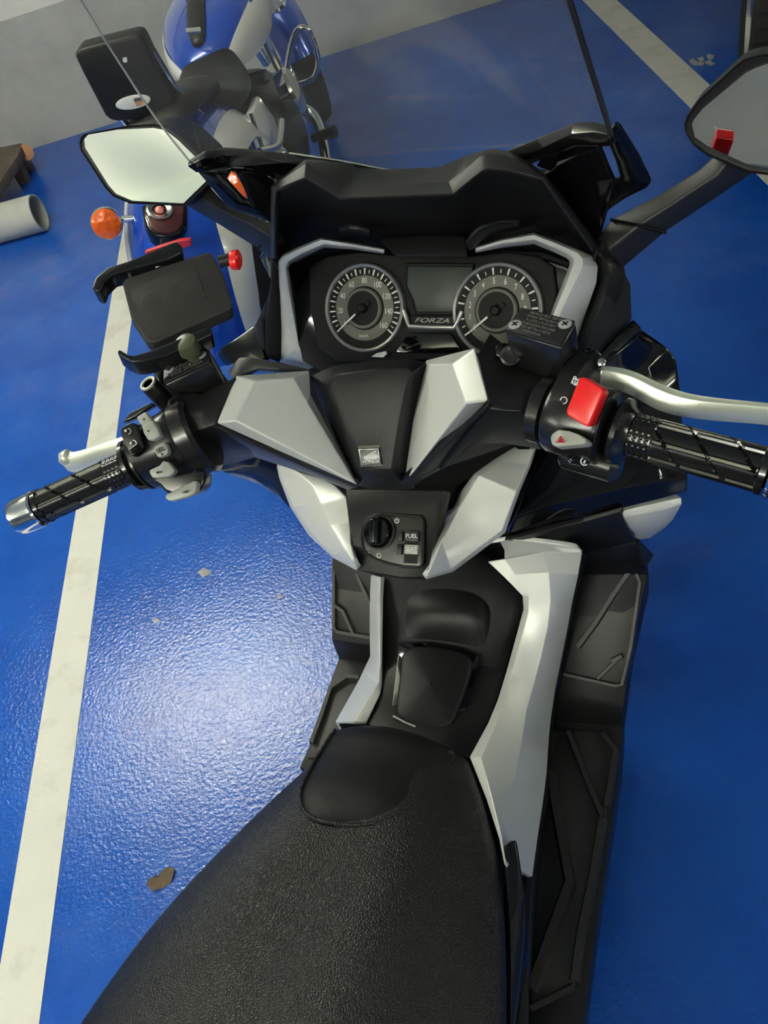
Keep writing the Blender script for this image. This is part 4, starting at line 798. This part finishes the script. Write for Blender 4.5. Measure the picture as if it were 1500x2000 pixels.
for a, b in (('470,560', '480,620'), ('500,610', '670,535'), ('310,650', '320,690'), ('660,1080', '665,1110'), ('500,1130', '505,1165')):
    q = D(c3(a + ' ' + b), dd(c3(a + ' ' + b), .782)); tube('claw_rod', q, .0024, MT['alu'], PH, 10)
t = c3('455,565 490,560 500,600 470,625 450,600'); pp('slide_block', t, dd(t, .785), .01, MT['btn'], .001)
# engraved rings, arrow and lettering on the cradle
q0 = D(c3('480,880'), dd(c3('480,880'), .7748))[0]; nP = (FS.o - q0).normalized(); xP = (D(c3('1000,700'), dd(c3('1000,700'), .7748))[0] - D(c3('290,900'), dd(c3('290,900'), .7748))[0]).normalized()
MT['engrave'] = mat('engraved_grey', (.035, .035, .032), .5)
for r in (.0105, .0075, .0045): ringmark('engraving', q0, r, xP, nP, MT['engrave'], body, .0004)
tube('engraving', D(c3('565,840 630,715 740,770'), dd(c3('565,840 630,715 740,770'), .7747)), .0004, MT['engrave'], body, 6)
for k in range(9):                                           # worn raised strip down the right of the plate
    u = c3(f'{785 + 11 * k},{610 + 31 * k}'); w_ = c3(f'{792 + 11 * k},{634 + 31 * k}'); q = D(u + ' ' + w_, dd(u + ' ' + w_, .7746)); tube('engraving', q, .0011, MT['engrave'], body, 5)
# swivel, thumb nut, stem and clamp
t = '285,690 318,680 326,700 322,716 318,740 326,770 312,762 300,730'; pp('holder_arm', t, [.80] * 8, .02, MT['gloss2'], .004); pp('arm_link', '330,668 372,660 376,676 345,690 335,684', [.795] * 5, .012, MT['gloss2'], .003)
a = D('364,672', .752)[0]; lathe('thumb_nut', a, V((.05, -.15, 1)), [(-.020, .0075), (-.010, .0078), (-.009, .0115), (.002, .0115), (.004, .0105), (.005, .007)], MT['nut'] if 'nut' in MT else MT['greyplastic'], PH, 24, label='dark green thumb nut')
q = c3('960,590 1060,570'); tube('side_arm', D('428,512 456,505', [.80, .80]), .0065, MT['greyplastic'], PH, 10)
lathe('red_knob', D('458,508', .80)[0], V((1, .25, -.1)), [(-.003, .010), (0, .011), (.004, .011), (.006, .008)], MT['red'], PH, 24, scale=(1, .9))
def rebase(t, p):
    p = V(p); t.matrix_world = t.matrix_world @ M.Translation(p)
    for ch in t.children_recursive: ch.data.transform(M.Translation(-p))
rebase(PH, D('362,700', .79)[0])
# ================================================================== blue and white cruiser in the bay ahead, on its side stand
MM = M.Translation((-.36, 2.39, 0)) @ M.Rotation(math.radians(-6), 4, 'Z') @ M.Rotation(math.radians(-8), 4, 'Y')
FM = Frame(MM)
MC = thing('motorcycle', 'blue and white cruiser motorcycle with black backrest, seen behind the windscreen', 'motorcycle', MM)
def X(k, v, t): return FM.row(k, v, t)
def mpl_(name, pts, th, m, bev=.004, label=None): return plate(name, pts, th, m, MC, bev, FM, 0, 3, label)
def loft2(name, secs, m, parent, sub=2, x0=0, label=None, ang=50):
    rows = []
    for s in secs:
        y, h, z0, z1 = s[:4]; c = s[4] if len(s) > 4 else x0
        rows.append([V((c + a * h, y, z0 + (z1 - z0) * b)) for a, b in ((-.65, 0), (.65, 0), (1, .3), (1, .7), (.6, 1), (-.6, 1), (-1, .7), (-1, .3))])
    vs, fs = grid(rows, True); fs += [tuple(range(8)), tuple(range(len(vs) - 8, len(vs)))]
    return mk(name, vs, fs, m, parent, sub=sub, ang=ang, label=label)
wheel('rear_wheel', (0, 0, .31), .31, .16, MC, MT['chrome'], 9)
prof = catmull([(0, .25, .66), (0, .1, .755), (0, -.1, .80), (0, -.3, .805), (0, -.45, .775), (0, -.57, .71), (0, -.65, .61), (0, -.70, .50), (0, -.715, .40)], 4)
def fend(u0, u1, n, m, name, out=0, label=None):
    rows = []
    for i, p in enumerate(prof):
        t = prof[min(i + 1, len(prof) - 1)] - prof[max(i - 1, 0)]; nn = V((0, -t.z, t.y)).normalized(); nn = nn if nn.z > 0 or nn.y < 0 else -nn
        if nn.dot(p - V((0, 0, .3))) < 0: nn = -nn
        w_ = .165 * (1 - .35 * max(0, (i - 22) / 10)); rows.append([])
        for k in range(n + 1):
            u = u0 + (u1 - u0) * k / n; a = u * 1.35
            rows[-1].append(p + V((math.sin(a) / math.sin(1.35) * w_, 0, 0)) - nn * (.16 * (1 - math.cos(a))) + nn * out)
    return mk(name, *grid(rows), m, MC, .006, 0, face=FM, ang=50, label=label)
fend(-.62, .62, 10, MT['blue'], 'rear_fender', label='metallic blue rear fender'); fend(-1.1, -.62, 5, MT['mwhite'], 'fender_side', -.001); fend(.62, 1.1, 5, MT['mwhite'], 'fender_side', -.001, 'white side of the rear fender')
# tail lamp and reflectors
tl_ = [FM.p(280, 405, 'x', -.045), FM.p(362, 405, 'x', .045), FM.p(325, 458, 'x', 0)]; tp = plane3(*[p + (FM.o - p).normalized() * .075 for p in tl_])

tl = mpl_('tail_lamp', [FM.p(a, b, 'pl', tp) for a, b in px('276,398 368,396 364,440 352,456 330,463 305,460 290,447 280,425')], .05, MT['gloss'], .008, 'dark red tail lamp')
q = FM.p(312, 413, 'pl', tp); nq = tp[1] if tp[1].dot(FM.o - q) > 0 else -tp[1]
plate('lamp_lens', [FM.p(a, b, 'pl', (tp[0] + nq * .004, tp[1])) for a, b in px('282,402 360,400 356,438 346,450 328,455 308,453 294,442 286,424')], .01, mat('smoked_red_lens', (.06, .014, .016), .1, coat=.6), tl, .004, FM)
lathe('reflector_bowl', q, nq, [(.002, .030), (.008, .032), (.010, .028), (.006, .018)], MT['chrome'], tl, 24, cap=False); lathe('bulb', q, nq, [(0, .011), (.008, .010), (.013, .005), (.014, .001)], mat('pink_bulb', (.75, .25, .2), .15), tl, 20)
mpl_('red_reflector', X('y', -.69, '283,492 350,470 372,468 374,480 300,505 285,505'), .012, MT['redlens'], .002)
def signal(c, d, root, nm='turn_signal', rr=.038):
    g = lathe(nm, c, d, [(-.045, .004), (-.04, .020), (-.02, rr), (.0, rr * 1.04), (.004, rr)], MT['chrome'], MC, 28); lathe('amber_lens', c, d, [(.003, rr * .99), (.010, rr * .92), (.016, rr * .6), (.018, .001)], MT['amber'], g, 28)
    tube('signal_stalk', [V(c) - V(d).normalized() * .03, root], .009, MT['chrome'], g, 12)
cL = FM.p(208, 437, 'y', -.50); dL = (FM.o - cL).normalized() + V((-.1, -.3, -.1)); signal(cL, dL, FM.p(275, 425, 'y', -.46))
cR = FM.p(466, 360, 'y', -.42); signal(cR, V((.1, -1, .15)), FM.p(425, 395, 'y', -.42), rr=.036)
mpl_('yellow_reflector', X('y', -.56, '400,624 425,618 428,634 408,641'), .012, MT['yellow'], .002); mpl_('plate_bracket', X('y', -.55, '405,652 432,640 434,655 412,662'), .015, MT['chrome'], .003)
# backrest
br = mpl_('backrest', X('y', -.17, '145,108 152,97 200,84 262,69 275,70 282,82 296,112 336,192 336,215 322,230 230,238 216,236 205,226 160,140'), .07, MT['moseat'], .018, 'black padded sissy bar backrest')
oc = X('y', -.172, '260,199')[0]; ox = X('y', -.172, '294,192')[0] - oc; oy = X('y', -.172, '256,186')[0] - oc
plate('badge', [oc + ox * math.cos(a) + oy * math.sin(a) for a in (2 * PI * k / 24 for k in range(24))], .004, MT['mwhite'], br, .0008, FM, .003)
plate('badge_mark', [oc + ox * a + oy * b for a, b in ((.10, -.05), (.62, -.05), (.50, -.62), (.16, -.70))], .002, MT['copper'], br, 0, FM, .0045)
plate('badge_mark', [oc + ox * a + oy * b for a, b in ((.10, .55), (.55, .50), (.60, .02), (.10, .0))], .002, MT['wood'], br, 0, FM, .0045)
plate('badge_mark', X('y', -.172, '240,112 248,111 249,120 244,122 240,119'), .002, MT['mwhite'], br, 0, FM, .003)
for xx in (-.11, .075): tube('sissy_bar', catmull([(xx, -.14, .98), (xx, -.12, .86), (xx * 1.1, -.02, .72), (xx * 1.2, .1, .60)], 5), .009, MT['chrome'], MC, 10)
# seats
loft2('passenger_seat', [(-.24, .07, .80, .84), (-.15, .11, .79, .87), (0, .125, .77, .865), (.12, .12, .74, .82), (.2, .10, .70, .76)], MT['moseat'], MC)
loft2('rider_seat', [(.12, .13, .66, .78), (.2, .155, .64, .745), (.33, .165, .63, .73), (.46, .125, .65, .745), (.55, .085, .68, .775), (.60, .05, .70, .775)], MT['moseat'], MC)
# tank with white flanks, console and cap
loft2('fuel_tank', [(.47, .07, .66, .76), (.55, .14, .64, .80), (.70, .185, .63, .845), (.85, .205, .63, .865), (1.0, .20, .65, .86), (1.12, .13, .68, .82), (1.17, .06, .70, .80)], MT['blue'], MC, 2, label='metallic blue fuel tank')
for s in (-1, 1):
    rows = []
    for y, h, za, zb2 in ((.48, .085, .68, .73), (.57, .150, .66, .77), (.70, .192, .655, .785), (.85, .211, .655, .79), (.98, .206, .67, .78), (1.10, .150, .69, .765)):
        rows.append([V((s * h * .90, y, za)), V((s * h * 1.0, y, za * .6 + zb2 * .4)), V((s * h * .98, y, za * .25 + zb2 * .75)), V((s * h * .88, y, zb2))])
    sheet('tank_flank', rows, MT['mwhite'], MC, .004, 0, 2, FM)
loft2('tank_console', [(.50, .025, .76, .80), (.60, .036, .80, .835), (.70, .034, .83, .865), (.76, .030, .845, .875)], MT['greyplastic'], MC, 1)
lathe('filler_cap', (0, .80, .855), (0, 0, 1), [(0, .05), (.02, .05), (.03, .04), (.034, .02), (.035, .001)], MT['chrome'], MC, 28)
mpl_('console_band', X('z', .845, '362,55 391,52 392,60 363,63'), .006, MT['alu'], .001)
# engine, side covers, exhausts, frame
loft2('engine', [(.30, .13, .22, .50), (.45, .17, .16, .55), (.65, .18, .15, .60), (.85, .16, .16, .58), (.98, .11, .2, .5)], MT['engine'], MC)
for k in range(6):
    lathe('cylinder_fin', V((.02, .66 + .022 * k - .05, .42 + .03 * k)), V((.05, .35, .93)), [(0, .10), (.008, .105), (.010, .10)], MT['engine'], MC, 24)
for s in (-1, 1):
    mpl_('side_cover', [V((s * .165, y, z)) for y, z in ((.06, .48), (.28, .44), (.36, .54), (.30, .64), (.12, .66))], .03, MT['mwhite'], .01)
    tube('rear_shock', [(s * .13, -.02, .33), (s * .14, .12, .66)], .026, MT['chrome'], MC, 14); tube('swing_arm', [(s * .12, 0, .31), (s * .12, .42, .33)], .025, MT['engine'], MC, 10)
    tube('footpeg', [(s * .17, .75, .27), (s * .27, .72, .275)], [.016, .024], MT['rubber'], MC, 14); tube('fork_tube', [(s * .09 + .03, 1.60, .33), (s * .09 + .02, 1.28, .98)], .022, MT['chrome'], MC, 14)
tube('exhaust', catmull([(.10, .80, .42), (.19, .86, .30), (.20, .60, .19), (.20, .2, .20)], 6), .022, MT['chrome'], MC, 14); tube('muffler', [(.20, .22, .20), (.205, .0, .225), (.21, -.45, .28)], [.03, .048, .046], MT['chrome'], MC, 20)
tube('passenger_grip', catmull([(.17, -.02, .60), (.20, .1, .55), (.21, .24, .56)], 5), .011, MT['chrome'], MC, 10)
lathe('air_cleaner', (.17, .62, .50), (1, 0, .1), [(0, .075), (.04, .08), (.05, .07), (.055, .03)], MT['chrome'], MC, 28)
# front end
cF = V((.055, 1.60, .325)); aF = M.Rotation(math.radians(20), 3, 'Z') @ V((1, 0, 0)); wheel('front_wheel', cF, .325, .11, MC, MT['chrome'], 11, aF)
fF = aF.cross(V((0, 0, 1))) * -1; rows = []
for k in range(15):
    a = math.radians(20 + 150 * k / 14); d = fF * math.cos(a) + V((0, 0, 1)) * math.sin(a); rows.append([cF + d * (.365 - .07 * abs(u) ** 2.5) + aF * u * .085 for u in (-1, -.7, -.35, 0, .35, .7, 1)])
mk('front_fender', *grid(rows), MT['blue'], MC, .004, 0, sub=1, face=FM, label='metallic blue front fender')
tube('engine_guard', catmull(X('y', 1.22, '556,172 562,120 572,75 585,55 602,58 612,80 621,115 618,140 608,155 580,165 556,172'), 4), .012, MT['chrome'], MC, 12)
tube('guard_stay', X('y', 1.22, '556,172 540,185'), .012, MT['chrome'], MC, 10)
lathe('headlamp', (.03, 1.38, .88), (0, 1, -.1), [(-.09, .03), (-.05, .08), (.03, .095), (.05, .09), (.055, .02)], MT['chrome'], MC, 28)
tube('handlebar', catmull([(-.40, .98, 1.06), (-.3, 1.12, 1.10), (-.08, 1.25, 1.02), (.10, 1.25, 1.02), (.32, 1.12, 1.10), (.42, .98, 1.06)], 6), .012, MT['chrome'], MC, 12)
for s, (x_, y_) in ((-1, (-.40, .98)), (1, (.42, .98))): tube('handgrip', [(x_, y_, 1.06), (x_ + s * .06, y_ - .10, 1.04)], .018, MT['rubber'], MC, 14)
lathe('bar_mirror', FM.p(537, 8, 'y', .95), V((.1, -.4, 1)), [(-.02, .01), (-.01, .035), (0, .045), (.01, .04), (.016, .01)], MT['chrome'], MC, 24)
tube('side_stand', [(-.12, .50, .22), (-.22, .42, .012)], .012, MT['chrome'], MC, 10)
for k in range(3): lathe('shift_link', (.16 , .10 + .05 * k, .36 + .06 * k), (1, 0, 0), [(0, .02), (.02, .022), (.03, .012)], MT['chrome'], MC, 16)
# ================================================================== dark car in the next bay, nose to the wall
CR = thing('car', 'dark car with alloy wheel in the bay to the right, cut by the frame', 'car', M.Translation((2.44, 2.15, 0)))
def carwheel(x, y, st=0):
    c = V((x, y, .315)); RZ = M.Rotation(math.radians(st), 3, 'Z'); w = wheel('tyre', c, .315, .21, CR, MT['alu'], 7, RZ @ V((1, 0, 0)))
    for k in range(44):
        a = 2 * PI * k / 44; d = V((0, math.cos(a), math.sin(a)))
        for s in (-1, 1): box('tread_block', c + RZ @ (d * .314 + V((s * .052, 0, 0))), (.085, .032, .010), MT['tyre'], w, RZ @ M((V((1, 0, 0)), V((0, -math.sin(a), math.cos(a))), d)).transposed()) if k % 1 == 0 and x < 0 and y > 0 else None
    return w
carwheel(-.80, .90, -22); carwheel(.80, .97); carwheel(-.80, -1.6); carwheel(.80, -1.6)
loft2('front_bumper', [(1.36, .86, .18, .70), (1.55, .86, .18, .74), (1.85, .80, .2, .76), (2.05, .62, .24, .72), (2.12, .35, .30, .62)], MT['carpaint'], CR, 2)
loft2('bonnet', [(.55, .84, .70, 1.0), (.9, .87, .68, .97), (1.3, .87, .66, .92), (1.6, .82, .64, .86), (1.95, .6, .6, .74)], MT['carpaint'], CR, 2)
loft2('cabin', [(-2.1, .62, .7, .98), (-1.7, .72, .8, 1.3), (-.9, .72, .85, 1.44), (-.2, .70, .85, 1.42), (.35, .72, .85, 1.10), (.65, .78, .80, .98)], MT['gloss'], CR, 2)
loft2('door_panel', [(-1.2, .85, .2, .98), (-.6, .87, .18, 1.0), (.1, .87, .18, 1.0), (.55, .85, .2, .98)], MT['carpaint'], CR, 2)
loft2('rear_body', [(-2.35, .6, .4, .8), (-2.15, .80, .3, .95), (-1.9, .85, .35, 1.0), (-1.5, .86, .66, 1.0), (-1.1, .86, .66, 1.0)], MT['carpaint'], CR, 2)
# ================================================================== bits by the wall and on the floor
a = FW.p(77, 415, 'z', .085); b = FW.p(0, 436, 'z', .085); dr = (b - a).normalized()
TB = thing('cardboard_tube', 'thick grey hollow tube lying on the blue floor at the left edge', 'tube', M.Translation((a.x, a.y, 0)))
lathe('tube_wall', V((0, 0, .085)), dr, [(0, .076), (0, .085), (.25, .085), (.2505, .0838), (.253, .0838), (.2535, .085), (.55, .085), (.55, .076), (0.001, .076)], MT['card'], TB, 48, cap=False)
bt = [FW.p(p[0], p[1], 'z', .15) for p in px('43,279 36,301 2,352 -25,392 -90,345 -40,295')]
BD = thing('wooden_board', 'dark brown board with pale metal edge bar beside the grey wall, far left', 'board', M.Translation((bt[1].x, bt[1].y, 0)))
sh = V((bt[1].x, bt[1].y, 0))
prism('board', [p - sh for p in bt], (0, 0, -.05), MT['wood'], BD, .004)
tube('edge_bar', [FW.p(p[0], p[1], 'z', .09) - sh for p in px('38,311 2,374 -20,410')], .014, MT['alu'], BD, 12)
e = FW.p(50, 298, 'z', .11) - sh; lathe('end_cap', e, V((.6, -.8, .35)), [(-.05, .035), (0, .042), (.01, .042), (.014, .03)], MT['copper'], BD, 10)
for p in (bt[1], bt[0], bt[3]): box('foot', V((p.x, p.y, .05)) - sh + V((-.06, .03, 0)), (.06, .06, .10), MT['wood'], BD, bevel=.003)
tube('cross_bar', [e, FW.p(20, 300, 'z', .10) - sh], .018, MT['wood'], BD, 8)
# dry leaf
lf = [FW.p(200 + p[0] / 6, 1600 + p[1] / 6, 'z', .004) for p in px('515,765 540,715 610,655 640,660 690,620 740,580 790,550 830,575 845,620 820,710 770,760 700,815 630,830 585,850 560,825')]
c0 = sum(lf, V()) / len(lf); LF = tag(mk('dry_leaf', [V((0, 0, .006))] + [p - V((c0.x, c0.y, .002 - .004 * math.sin(i * 1.7))) for i, p in enumerate(lf)], [(0, i + 1, (i + 1) % len(lf) + 1) for i in range(len(lf))], MT['leaf'], None, .0012, ang=80, face=None), 'small brown dry leaf on the blue floor left of the seat', 'leaf')
LF.location = (c0.x, c0.y, .0015)
# scuffed bare patches in the floor paint
MT['scuff'] = mat('bare_floor_patch', (.36, .36, .34), .8, var=((.22, .24, .28), 30, .4, .65))
def scuff(t):
    ps = [FW.p(a, b, 'z', .0006) for a, b in px(t)]; prism('bare_patch', ps, (0, 0, -.0006), MT['scuff'], fl)
def cz_(t): return ' '.join(f'{1250 + a * .175:.1f},{b * .175:.1f}' for a, b in px(t))
for t in (cz_('545,670 590,650 640,690 720,690 700,730 600,725 560,700'), cz_('640,650 700,630 715,670 670,690'), cz_('745,610 780,600 830,620 810,660 770,665 745,640'), cz_('720,690 780,660 800,690 840,710 800,735 740,715'), '386,1117 398,1108 414,1116 408,1122 396,1128', '296,1212 304,1206 312,1212 303,1217', '540,1165 548,1160 552,1166 545,1170'): scuff(t)
